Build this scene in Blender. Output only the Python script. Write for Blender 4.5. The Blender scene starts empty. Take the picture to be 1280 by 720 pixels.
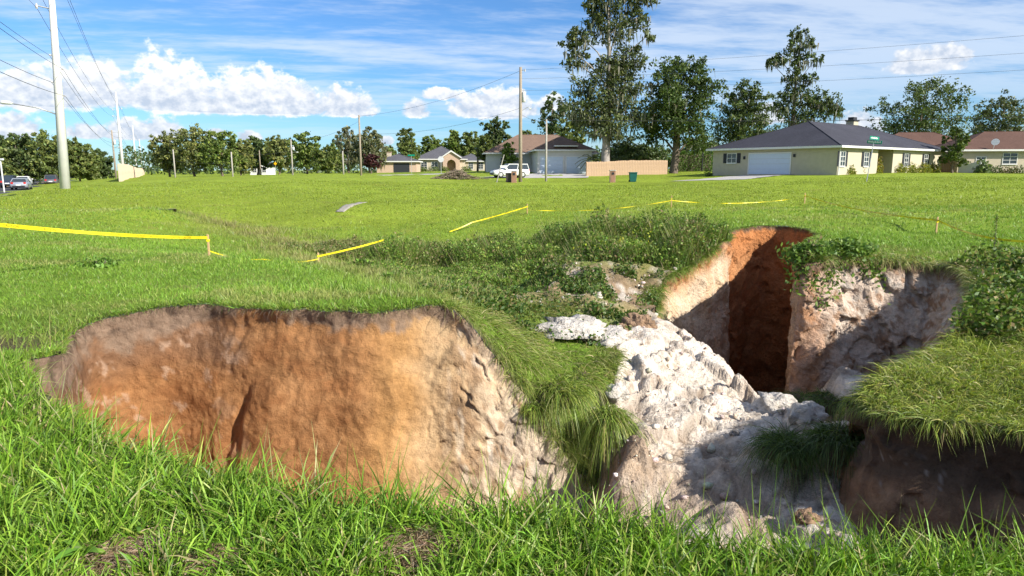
import bpy, math, random
import numpy as np
from mathutils import Vector, Matrix

SC = bpy.context.scene
COL = SC.collection
R = math.radians
rng = np.random.default_rng(7)
random.seed(7)

# ------------------------------------------------------------------ camera, light, sky
F_PX, PITCH, EYE = 853.0, R(9.8), 1.7
cam = bpy.data.cameras.new('camera'); camo = bpy.data.objects.new('camera', cam); COL.objects.link(camo)
cam.sensor_width = 36.0; cam.lens = 36.0 * F_PX / 1280.0
cam.clip_start = 0.05; cam.clip_end = 6000
camo.location = (0, 0, EYE); camo.rotation_euler = (math.pi / 2 - PITCH, 0, 0)
SC.camera = camo

SUN_AZ, SUN_EL = R(123), R(33)          # azimuth measured from +Y towards +X
sd = Vector((math.sin(SUN_AZ) * math.cos(SUN_EL), math.cos(SUN_AZ) * math.cos(SUN_EL), math.sin(SUN_EL)))
sl = bpy.data.lights.new('sun', 'SUN'); sl.energy = 4.6; sl.angle = R(0.53); sl.color = (1.0, 0.945, 0.86)
so = bpy.data.objects.new('sun', sl); COL.objects.link(so)
so.rotation_euler = (-sd).to_track_quat('-Z', 'Y').to_euler(); so.location = (30, -30, 40)

SC.view_settings.view_transform = 'Standard'; SC.view_settings.look = 'None'
SC.view_settings.exposure = 0.85; SC.view_settings.gamma = 1.0
try: SC.view_settings.use_curve_mapping = False
except Exception: pass
SC.render.engine = 'CYCLES'
SC.cycles.use_denoising = True
SC.cycles.max_bounces = 6; SC.cycles.diffuse_bounces = 3; SC.cycles.transparent_max_bounces = 8
SC.cycles.use_adaptive_sampling = True; SC.cycles.adaptive_threshold = 0.02

world = bpy.data.worlds.new('World'); SC.world = world; world.use_nodes = True

class NT:
    """small node-tree helper"""
    def __init__(s, tree): s.t = tree
    def n(s, kind, **kw):
        nd = s.t.nodes.new(kind)
        for k, v in kw.items(): setattr(nd, k, v)
        return nd
    def put(s, sock, v):
        if isinstance(v, bpy.types.NodeSocket): s.t.links.new(v, sock)
        elif v is not None: sock.default_value = v
    def m(s, op, a, b=None, c=None, clamp=False):
        nd = s.n('ShaderNodeMath', operation=op, use_clamp=clamp)
        for i, v in enumerate((a, b, c)): s.put(nd.inputs[i], v)
        return nd.outputs[0]
    def xyz(s, x, y, z):
        nd = s.n('ShaderNodeCombineXYZ')
        for i, v in enumerate((x, y, z)): s.put(nd.inputs[i], v)
        return nd.outputs[0]
    def noise(s, vec, scale, detail=4, rough=0.55, dist=0.0, out=0):
        nd = s.n('ShaderNodeTexNoise'); s.put(nd.inputs['Vector'], vec)
        nd.inputs['Scale'].default_value = scale; nd.inputs['Detail'].default_value = detail
        nd.inputs['Roughness'].default_value = rough; nd.inputs['Distortion'].default_value = dist
        return nd.outputs[out]
    def ramp(s, v, lo, hi, a=0.0, b=1.0, smooth=True):
        nd = s.n('ShaderNodeMapRange', interpolation_type='SMOOTHSTEP' if smooth else 'LINEAR')
        s.put(nd.inputs[0], v); 
        for i, q in zip((1, 2, 3, 4), (lo, hi, a, b)): s.put(nd.inputs[i], q)
        return nd.outputs[0]
    def mix(s, f, a, b, mode='MIX'):
        nd = s.n('ShaderNodeMix', data_type='RGBA', blend_type=mode)
        s.put(nd.inputs[0], f)
        s.put(nd.inputs[6], (*a, 1) if isinstance(a, tuple) and len(a) == 3 else a)
        s.put(nd.inputs[7], (*b, 1) if isinstance(b, tuple) and len(b) == 3 else b)
        return nd.outputs[2]

def px_dir(px, py):
    xc = (px - 640) / F_PX; yc = (360 - py) / F_PX
    c, s_ = math.cos(PITCH), math.sin(PITCH)
    return xc, c + yc * s_, -s_ + yc * c
def P(px, py, Y):                       # world point on that sight line, Y metres ahead
    a, b, c = px_dir(px, py)
    return (a / b * Y, Y, EYE + c / b * Y)

def build_world():
    t = world.node_tree; t.nodes.clear(); N = NT(t)
    # cumulus bank as a node group of (azimuth, elevation) in degrees
    g = bpy.data.node_groups.new('cumulus', 'ShaderNodeTree'); G = NT(g)
    for nm in ('az', 'el'): g.interface.new_socket(nm, in_out='INPUT', socket_type='NodeSocketFloat')
    for nm in ('density', 'height'): g.interface.new_socket(nm, in_out='OUTPUT', socket_type='NodeSocketFloat')
    gi = G.n('NodeGroupInput'); go = G.n('NodeGroupOutput')
    az, el = gi.outputs[0], gi.outputs[1]
    vec = G.xyz(az, G.m('MULTIPLY', el, 1.25), 3.7)
    n1 = G.noise(vec, 0.36, 2, 0.5); n2 = G.noise(vec, 1.1, 5, 0.6)
    nn = G.m('ADD', G.m('MULTIPLY', G.m('SUBTRACT', n1, 0.5), 1.0), G.m('MULTIPLY', G.m('SUBTRACT', n2, 0.5), 1.6))
    # puffs: pixel centre x, base y, half width, height above the base
    puffs = [(50, 128, 62, 42), (110, 120, 62, 50), (205, 128, 40, 66), (240, 130, 36, 52), (285, 133, 50, 48), (335, 134, 62, 52),
             (300, 138, 110, 20), (370, 136, 34, 38), (435, 138, 46, 34), (520, 142, 20, 22), (552, 120, 30, 14),
             (600, 140, 46, 34), (628, 141, 52, 36), (690, 132, 22, 22), (5, 165, 40, 28), (110, 168, 36, 16),
             (165, 168, 36, 22), (205, 170, 28, 26), (272, 169, 16, 10), (312, 172, 18, 10), 
             (1160, 84, 44, 26), (1185, 74, 26, 18), (960, 150, 22, 24), (1075, 160, 30, 26), (482, 178, 12, 10)]
    dens = None
    pv3 = G.xyz(az, el, 0.0)
    def vm(op, *ins):
        nd = G.n('ShaderNodeVectorMath', operation=op)
        for i, v in enumerate(ins): G.put(nd.inputs[i], v)
        return nd
    for (cx, by, rx, ry) in puffs:
        a, b, c = px_dir(cx, by)
        A = math.degrees(math.atan2(a, b)); E = math.degrees(math.atan2(c, math.hypot(a, b)))
        k = math.degrees(1 / F_PX) * 0.97
        sx, sy = 1 / (rx * k), 1 / (ry * k); dnk = (1 / (0.22 * ry * k + 0.15)) / sy
        v = vm('MULTIPLY_ADD', pv3, (sx, sy, 0), (-A * sx, -E * sy, 0)).outputs[0]
        w = vm('MAXIMUM', v, vm('MULTIPLY', v, (-1, -dnk, 1)).outputs[0]).outputs[0]
        d = vm('LENGTH', w).outputs['Value']
        dens = d if dens is None else G.m('SMOOTH_MIN', dens, d, 0.25)
    dens = G.m('SUBTRACT', 0.82, G.m('MULTIPLY', dens, dens))
    # the same kind of low cumulus goes on round the rest of the horizon
    far = G.noise(G.xyz(G.m('MULTIPLY', az, 0.07), G.m('MULTIPLY', el, 0.22), 9.1), 1.0, 2)
    band = G.m('MULTIPLY', G.ramp(el, 2.0, 5.0), G.ramp(el, 14.0, 8.0))
    side = G.ramp(G.m('ABSOLUTE', az), 40.0, 48.0)
    fd = G.m('MULTIPLY', G.m('MULTIPLY', G.m('SUBTRACT', G.m('MULTIPLY', far, 3.0), 1.35), band), side)
    dens = G.m('MAXIMUM', dens, G.m('SUBTRACT', fd, G.m('MULTIPLY', G.m('SUBTRACT', 1.0, side), 3.0)))
    dens = G.m('ADD', dens, nn)
    t_links = g.links
    t_links.new(dens, go.inputs[0]); t_links.new(n2, go.inputs[1])

    tc = N.n('ShaderNodeTexCoord'); d = tc.outputs['Generated']
    sep = N.n('ShaderNodeSeparateXYZ'); t.links.new(d, sep.inputs[0]); X, Y, Z = sep.outputs
    az = N.m('MULTIPLY', N.m('ARCTAN2', X, Y), 57.29578)
    el = N.m('MULTIPLY', N.m('ARCSINE', Z), 57.29578)
    def cum(da, de):
        nd = N.n('ShaderNodeGroup'); nd.node_tree = g
        N.put(nd.inputs[0], N.m('ADD', az, da)); N.put(nd.inputs[1], N.m('ADD', el, de)); return nd.outputs
    c0 = cum(0, 0)
    vec1 = N.xyz(N.m('ADD', az, 0.4), N.m('MULTIPLY', N.m('ADD', el, 0.5), 1.25), 3.7)
    nb = N.noise(vec1, 1.1, 3, 0.6)
    sky = N.n('ShaderNodeTexSky', sky_type='NISHITA'); sky.sun_disc = False
    sky.sun_elevation = SUN_EL; sky.sun_rotation = SUN_AZ
    sky.altitude = 0; sky.air_density = 1.1; sky.dust_density = 0.15; sky.ozone_density = 2.2
    blue = N.mix(1.0, sky.outputs[0], (0.40, 0.66, 1.0), 'MULTIPLY')
    # high thin cirrus: streaky noise on a far plane overhead
    zz = N.m('MAXIMUM', N.m('ADD', Z, 0.07), 0.05)
    u = N.m('DIVIDE', X, zz); v = N.m('DIVIDE', Y, zz)
    pv = N.xyz(N.m('ADD', N.m('MULTIPLY', u, 0.55), N.m('MULTIPLY', v, 0.18)), N.m('SUBTRACT', N.m('MULTIPLY', v, 1.25), N.m('MULTIPLY', u, 0.25)), 1.3)
    ci1 = N.noise(pv, 0.62, 3, 0.55, 0.6); ci2 = N.noise(pv, 3.6, 4, 0.68); ci3 = N.noise(pv, 0.23, 2, 0.5)
    ci = N.m('ADD', N.m('MULTIPLY', ci1, 0.62), N.m('ADD', N.m('MULTIPLY', ci2, 0.34), N.m('MULTIPLY', ci3, 0.30)))
    cif = N.m('MULTIPLY', N.ramp(ci, 0.545, 0.745), N.ramp(el, 1.0, 9.0, 0.22, 0.64))
    c_sky = N.mix(cif, blue, (5.6, 6.2, 7.0))
    mask = N.ramp(c0[0], -0.05, 0.42)
    lit = N.m('ADD', 0.42, N.m('MULTIPLY', N.m('SUBTRACT', c0[1], nb), 2.2), clamp=True)
    row = N.m('MULTIPLY', N.m('GREATER_THAN', el, 4.25), 2.2); base = N.m('ADD', N.m('ADD', row, 2.8), N.m('MULTIPLY', N.m('GREATER_THAN', az, 20.0), 3.6))
    lv = N.ramp(N.m('SUBTRACT', el, base), -0.2, 2.6)
    lit = N.m('ADD', N.m('MULTIPLY', lit, 0.75), N.m('MULTIPLY', lv, 0.66), clamp=True)
    c_cum = N.mix(lit, (3.9, 4.5, 5.5), (7.9, 7.85, 7.8))
    col = N.mix(N.m('MULTIPLY', mask, 0.96), c_sky, c_cum)
    bg = N.n('ShaderNodeBackground'); bg.inputs['Strength'].default_value = 0.085
    t.links.new(col, bg.inputs['Color'])
    out = N.n('ShaderNodeOutputWorld'); t.links.new(bg.outputs[0], out.inputs[0])
build_world()

# ------------------------------------------------------------------ helpers
def tag(o, label=None, cat=None, group=None, kind=None):
    if label: o['label'] = label
    if cat: o['category'] = cat
    if group: o['group'] = group
    if kind: o['kind'] = kind
    return o
def thing(name, label, cat, loc=(0, 0, 0), rz=0.0, group=None):
    o = bpy.data.objects.new(name, None); COL.objects.link(o); o.empty_display_size = 0.2
    o.location = loc; o.rotation_euler = (0, 0, rz)
    return tag(o, label, cat, group)
def link(name, me, mat, parent=None, smooth=False):
    if mat is not None and len(me.materials) == 0: me.materials.append(mat)
    o = bpy.data.objects.new(name, me); COL.objects.link(o)
    if parent is not None: o.parent = parent
    if smooth: me.polygons.foreach_set('use_smooth', np.ones(len(me.polygons), dtype=bool))
    return o
def fast_mesh(name, V, quads=None, tris=None, col=None):
    V = np.ascontiguousarray(V, dtype=np.float32)
    me = bpy.data.meshes.new(name)
    me.vertices.add(len(V)); me.vertices.foreach_set('co', V.ravel())
    q = np.zeros((0, 4), np.int32) if quads is None else np.asarray(quads, np.int32).reshape(-1, 4)
    tr = np.zeros((0, 3), np.int32) if tris is None else np.asarray(tris, np.int32).reshape(-1, 3)
    loops = np.concatenate([q.ravel(), tr.ravel()])
    me.loops.add(len(loops)); me.loops.foreach_set('vertex_index', loops)
    me.polygons.add(len(q) + len(tr))
    st = np.concatenate([np.arange(len(q)) * 4, len(q) * 4 + np.arange(len(tr)) * 3]).astype(np.int32)
    me.polygons.foreach_set('loop_start', st)
    me.update(calc_edges=True)
    if col is not None:
        c = np.ones((len(V), 4), np.float32); c[:, :3] = col
        at = me.attributes.new('Col', 'FLOAT_COLOR', 'POINT'); at.data.foreach_set('color', c.ravel())
    return me
def grid_quads(nu, nv):
    i = np.arange(nu * nv).reshape(nu, nv)
    return np.stack([i[:-1, :-1], i[1:, :-1], i[1:, 1:], i[:-1, 1:]], -1).reshape(-1, 4)

class MB:
    def __init__(s): s.V = []; s.F = []
    def add(s, vs, fs):
        k = len(s.V); s.V += [tuple(v) for v in vs]; s.F += [tuple(i + k for i in f) for f in fs]; return s
    def box(s, x0, x1, y0, y1, z0, z1):
        return s.add([(x0, y0, z0), (x1, y0, z0), (x1, y1, z0), (x0, y1, z0), (x0, y0, z1), (x1, y0, z1), (x1, y1, z1), (x0, y1, z1)],
                     [(3, 2, 1, 0), (4, 5, 6, 7), (0, 1, 5, 4), (1, 2, 6, 5), (2, 3, 7, 6), (3, 0, 4, 7)])
    def bbox(s, x0, x1, y0, y1, z0, z1, b=0.02):     # box with chamfered vertical and top edges
        pl = [(x0 + b, y0), (x1 - b, y0), (x1, y0 + b), (x1, y1 - b), (x1 - b, y1), (x0 + b, y1), (x0, y1 - b), (x0, y0 + b)]
        pt = [(min(max(x, x0 + b), x1 - b), min(max(y, y0 + b), y1 - b)) for x, y in pl]
        vs = [(x, y, z0) for x, y in pl] + [(x, y, z1 - b) for x, y in pl] + [(x, y, z1) for x, y in pt]
        fs = [tuple(range(7, -1, -1)), tuple(range(16, 24))]
        for k in range(8):
            j = (k + 1) % 8
            fs += [(k, j, 8 + j, 8 + k), (8 + k, 8 + j, 16 + j, 16 + k)]
        return s.add(vs, fs)
    def tube(s, pts, rad, n=8, cap=True):
        pts = [Vector(p) for p in pts]; k0 = len(s.V)
        if not hasattr(rad, '__len__'): rad = [rad] * len(pts)
        for i, p in enumerate(pts):
            d = (pts[min(i + 1, len(pts) - 1)] - pts[max(i - 1, 0)])
            d = d.normalized() if d.length > 1e-9 else Vector((0, 0, 1))
            a = d.cross(Vector((0, 0, 1)) if abs(d.z) < 0.9 else Vector((1, 0, 0))).normalized(); b = d.cross(a)
            for j in range(n):
                t = 2 * math.pi * j / n
                s.V.append(tuple(p + (a * math.cos(t) + b * math.sin(t)) * rad[i]))
        for i in range(len(pts) - 1):
            for j in range(n):
                j2 = (j + 1) % n
                s.F.append((k0 + i * n + j, k0 + i * n + j2, k0 + (i + 1) * n + j2, k0 + (i + 1) * n + j))
        if cap:
            s.F.append(tuple(k0 + j for j in range(n - 1, -1, -1))); s.F.append(tuple(k0 + (len(pts) - 1) * n + j for j in range(n)))
        return s
    def prism(s, poly, fn, d0, d1):      # extrude a 2-D polygon; fn(a,b,d) -> xyz
        n = len(poly)
        vs = [fn(a, b, d0) for a, b in poly] + [fn(a, b, d1) for a, b in poly]
        fs = [tuple(range(n - 1, -1, -1)), tuple(range(n, 2 * n))] + [(i, (i + 1) % n, n + (i + 1) % n, n + i) for i in range(n)]
        return s.add(vs, fs)
    def mesh(s, name):
        me = bpy.data.meshes.new(name); me.from_pydata(s.V, [], s.F); me.update()
        import bmesh
        bm = bmesh.new(); bm.from_mesh(me); bmesh.ops.recalc_face_normals(bm, faces=bm.faces); bm.to_mesh(me); bm.free()
        return me
    def build(s, name, mat, parent=None, smooth=False):
        return link(name, s.mesh(name), mat, parent, smooth)

# numpy gradient noise
_perm = np.random.default_rng(3).permutation(256).astype(np.int64); _perm = np.concatenate([_perm, _perm, _perm])
_g = np.random.default_rng(5).normal(size=(256, 3)); _g /= np.linalg.norm(_g, axis=1, keepdims=True)
def perlin(p):
    p = np.asarray(p, float); i = np.floor(p).astype(np.int64); f = p - i; i &= 255
    u = f * f * f * (f * (f * 6 - 15) + 10); out = 0
    for dx in (0, 1):
        for dy in (0, 1):
            for dz in (0, 1):
                h = _perm[_perm[_perm[i[..., 0] + dx] + i[..., 1] + dy] + i[..., 2] + dz]
                g = _g[h & 255]
                d = g[..., 0] * (f[..., 0] - dx) + g[..., 1] * (f[..., 1] - dy) + g[..., 2] * (f[..., 2] - dz)
                w = (u[..., 0] if dx else 1 - u[..., 0]) * (u[..., 1] if dy else 1 - u[..., 1]) * (u[..., 2] if dz else 1 - u[..., 2])
                out = out + w * d
    return out * 1.5
def fbm(p, sc=1.0, oc=4, gain=0.5, seed=0.0):
    p = np.asarray(p, float) * sc + seed * 17.31; a = 1.0; o = 0
    for _ in range(oc):
        o = o + a * perlin(p); p = p * 2.03 + 11.7; a *= gain
    return o
def ridged(p, sc=1.0, oc=3, seed=0.0):
    p = np.asarray(p, float) * sc + seed * 13.7; a = 1.0; o = 0
    for _ in range(oc):
        o = o + a * (1 - 2 * np.abs(perlin(p))); p = p * 2.1 + 7.3; a *= 0.5
    return o
def cells(p, sc=1.0, seed=0, tilt=False):
    """Voronoi: F1, F2 and a random value per cell, for blocky rock"""
    p = np.asarray(p, float) * sc + seed * 5.77; i = np.floor(p).astype(np.int64); f = p - i
    F1 = np.full(p.shape[:-1], 9.0); F2 = F1.copy(); ID = np.zeros(p.shape[:-1]); TL = np.zeros(p.shape[:-1])
    for dx in (-1, 0, 1):
        for dy in (-1, 0, 1):
            for dz in (-1, 0, 1):
                c = (i + np.array([dx, dy, dz])) & 255
                h = _perm[_perm[_perm[c[..., 0]] + c[..., 1]] + c[..., 2]]
                o = np.stack([h / 255.0, _perm[h + 31] / 255.0, _perm[h + 97] / 255.0], -1)
                d = np.linalg.norm(o + np.array([dx, dy, dz]) - f, axis=-1)
                nearer = d < F1; dv = f - np.array([dx, dy, dz]) - o; g = _g[_perm[h + 5] & 255]
                TL = np.where(nearer, (dv * g).sum(-1), TL)
                F2 = np.where(nearer, F1, np.minimum(F2, d)); ID = np.where(nearer, _perm[h + 11] / 255.0, ID); F1 = np.where(nearer, d, F1)
    return (F1, F2, ID, TL) if tilt else (F1, F2, ID)
def sst(x, a, b):
    t = np.clip((x - a) / (b - a), 0, 1); return t * t * (3 - 2 * t)

# ------------------------------------------------------------------ materials
def new_mat(name):
    m = bpy.data.materials.new(name); m.use_nodes = True; m.node_tree.nodes.clear(); N = NT(m.node_tree)
    out = N.n('ShaderNodeOutputMaterial'); return m, N, out
def simple(name, c, rough=0.7, metal=0.0, nscale=6.0, namt=0.18, bump=0.0, spec=0.3, bscale=None):
    m, N, out = new_mat(name); b = N.n('ShaderNodeBsdfPrincipled')
    tc = N.n('ShaderNodeTexCoord').outputs['Object']
    n = N.noise(tc, nscale, 5, 0.6)
    k = N.ramp(n, 0.25, 0.75, 1 - namt, 1 + namt, False)
    mul = N.n('ShaderNodeVectorMath', operation='SCALE'); mul.inputs[0].default_value = c; N.put(mul.inputs['Scale'], k)
    N.put(b.inputs['Base Color'], mul.outputs[0]); b.inputs['Roughness'].default_value = rough
    b.inputs['Metallic'].default_value = metal; b.inputs['Specular IOR Level'].default_value = spec
    if bump:
        bp = N.n('ShaderNodeBump'); bp.inputs['Strength'].default_value = bump; bp.inputs['Distance'].default_value = 0.02
        N.put(bp.inputs['Height'], N.noise(tc, bscale or nscale * 4, 5, 0.6)); N.put(b.inputs['Normal'], bp.outputs[0])
    N.put(out.inputs[0], b.outputs[0]); return m
def leafy(name, trans=0.35, rough=0.55, spec=0.25, sat=1.0, gain=1.0):
    """foliage: colour comes from each leaf's own attribute"""
    m, N, out = new_mat(name)
    a = N.n('ShaderNodeAttribute', attribute_name='Col').outputs['Color']
    if gain != 1.0:
        vm = N.n('ShaderNodeVectorMath', operation='SCALE'); N.put(vm.inputs[0], a); vm.inputs['Scale'].default_value = gain; a = vm.outputs[0]
    b = N.n('ShaderNodeBsdfPrincipled'); N.put(b.inputs['Base Color'], a)
    b.inputs['Roughness'].default_value = rough; b.inputs['Specular IOR Level'].default_value = spec
    tr = N.n('ShaderNodeBsdfTranslucent'); N.put(tr.inputs[0], N.mix(1.0, a, (1.0, 1.05, 0.55), 'MULTIPLY'))
    mx = N.n('ShaderNodeMixShader'); mx.inputs[0].default_value = trans
    N.put(mx.inputs[1], b.outputs[0]); N.put(mx.inputs[2], tr.outputs[0]); N.put(out.inputs[0], mx.outputs[0]); return m
def soil(name, sc=1.0, bump=0.6, rough=0.95, crumb=0.35):
    """earth and rock: colour attribute broken up by noise, with fine relief"""
    m, N, out = new_mat(name)
    a = N.n('ShaderNodeAttribute', attribute_name='Col').outputs['Color']
    tc = N.n('ShaderNodeTexCoord').outputs['Object']
    n1 = N.noise(tc, 2.2 * sc, 6, 0.62, 0.3); n2 = N.noise(tc, 14 * sc, 7, 0.7); n3 = N.noise(tc, 60 * sc, 4, 0.7)
    k = N.m('MULTIPLY', N.ramp(n1, 0.3, 0.7, 0.80, 1.16, False), N.ramp(n2, 0.25, 0.75, 0.72, 1.25, False))
    vm = N.n('ShaderNodeVectorMath', operation='SCALE'); N.put(vm.inputs[0], a); N.put(vm.inputs['Scale'], k)
    pits = N.ramp(N.noise(tc, 26 * sc, 3, 0.5), 0.66, 0.74)
    c = N.mix(N.m('MULTIPLY', pits, 0.45), vm.outputs[0], N.mix(1.0, vm.outputs[0], (0.45, 0.36, 0.28), 'MULTIPLY'))
    b = N.n('ShaderNodeBsdfPrincipled'); N.put(b.inputs['Base Color'], c); b.inputs['Roughness'].default_value = rough
    b.inputs['Specular IOR Level'].default_value = 0.12
    bp = N.n('ShaderNodeBump'); bp.inputs['Strength'].default_value = bump; bp.inputs['Distance'].default_value = 0.05
    vo = N.n('ShaderNodeTexVoronoi'); N.put(vo.inputs['Vector'], tc); vo.inputs['Scale'].default_value = 9.0 * sc; vo2 = N.n('ShaderNodeTexVoronoi'); N.put(vo2.inputs['Vector'], tc); vo2.inputs['Scale'].default_value = 27.0 * sc
    h = N.m('ADD', N.m('MULTIPLY', n2, 0.8), N.m('ADD', N.m('MULTIPLY', n3, 0.35), N.m('MULTIPLY', pits, -0.25)))
    h = N.m('ADD', h, N.m('ADD', N.m('MULTIPLY', vo.outputs[0], crumb), N.m('MULTIPLY', vo2.outputs[0], crumb * 0.45)))
    N.put(bp.inputs['Height'], h); N.put(b.inputs['Normal'], bp.outputs[0])
    N.put(out.inputs[0], b.outputs[0]); return m
def turf(name):
    m, N, out = new_mat(name)
    a = N.n('ShaderNodeAttribute', attribute_name='Col').outputs['Color']
    tc = N.n('ShaderNodeTexCoord').outputs['Object']
    n0 = N.noise(tc, 0.12, 4, 0.6, 0.4); n1 = N.noise(tc, 0.9, 5, 0.65, 0.3); n2 = N.noise(tc, 9, 6, 0.7); n3 = N.noise(tc, 70, 4, 0.75)
    k = N.m('MULTIPLY', N.m('MULTIPLY', N.ramp(n0, 0.3, 0.7, 0.80, 1.18, False), N.ramp(n1, 0.3, 0.7, 0.82, 1.18, False)),
            N.m('MULTIPLY', N.ramp(n2, 0.25, 0.75, 0.66, 1.32, False), N.ramp(n3, 0.25, 0.75, 0.6, 1.4, False)))
    vm = N.n('ShaderNodeVectorMath', operation='SCALE'); N.put(vm.inputs[0], a); N.put(vm.inputs['Scale'], k)
    dry = N.ramp(N.noise(tc, 0.35, 5, 0.7, 0.5), 0.56, 0.72)
    c = N.mix(N.m('MULTIPLY', dry, 0.5), vm.outputs[0], (0.26, 0.23, 0.06))
    b = N.n('ShaderNodeBsdfPrincipled'); N.put(b.inputs['Base Color'], c); b.inputs['Roughness'].default_value = 0.9
    b.inputs['Specular IOR Level'].default_value = 0.1
    bp = N.n('ShaderNodeBump'); bp.inputs['Strength'].default_value = 0.9; bp.inputs['Distance'].default_value = 0.06
    N.put(bp.inputs['Height'], N.m('ADD', n2, N.m('MULTIPLY', n3, 0.6))); N.put(b.inputs['Normal'], bp.outputs[0])
    N.put(out.inputs[0], b.outputs[0]); return m
def glassy(name, c=(0.03, 0.04, 0.05), rough=0.08):
    m, N, out = new_mat(name); b = N.n('ShaderNodeBsdfPrincipled')
    tc = N.n('ShaderNodeTexCoord').outputs['Object']
    N.put(b.inputs['Base Color'], N.mix(N.noise(tc, 1.5, 3), tuple(0.7 * q for q in c), tuple(1.3 * q for q in c)))
    b.inputs['Roughness'].default_value = rough; b.inputs['Specular IOR Level'].default_value = 0.7
    N.put(out.inputs[0], b.outputs[0]); return m
def shingle(name, c):
    m, N, out = new_mat(name); b = N.n('ShaderNodeBsdfPrincipled')
    tc = N.n('ShaderNodeTexCoord').outputs['Object']
    sp = N.n('ShaderNodeSeparateXYZ'); N.put(sp.inputs[0], tc)
    row = N.m('FRACT', N.m('MULTIPLY', sp.outputs[2], 14.0))
    n = N.noise(tc, 5.0, 5, 0.7); n2 = N.noise(tc, 0.4, 4, 0.6)
    k = N.m('MULTIPLY', N.ramp(n, 0.25, 0.75, 0.75, 1.25, False), N.ramp(n2, 0.3, 0.7, 0.88, 1.12, False))
    k = N.m('MULTIPLY', k, N.ramp(row, 0.0, 0.25, 0.72, 1.0))
    vm = N.n('ShaderNodeVectorMath', operation='SCALE'); vm.inputs[0].default_value = c; N.put(vm.inputs['Scale'], k)
    N.put(b.inputs['Base Color'], vm.outputs[0]); b.inputs['Roughness'].default_value = 0.9; b.inputs['Specular IOR Level'].default_value = 0.15
    bp = N.n('ShaderNodeBump'); bp.inputs['Strength'].default_value = 0.5; bp.inputs['Distance'].default_value = 0.03
    N.put(bp.inputs['Height'], row); N.put(b.inputs['Normal'], bp.outputs[0])
    N.put(out.inputs[0], b.outputs[0]); return m

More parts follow.
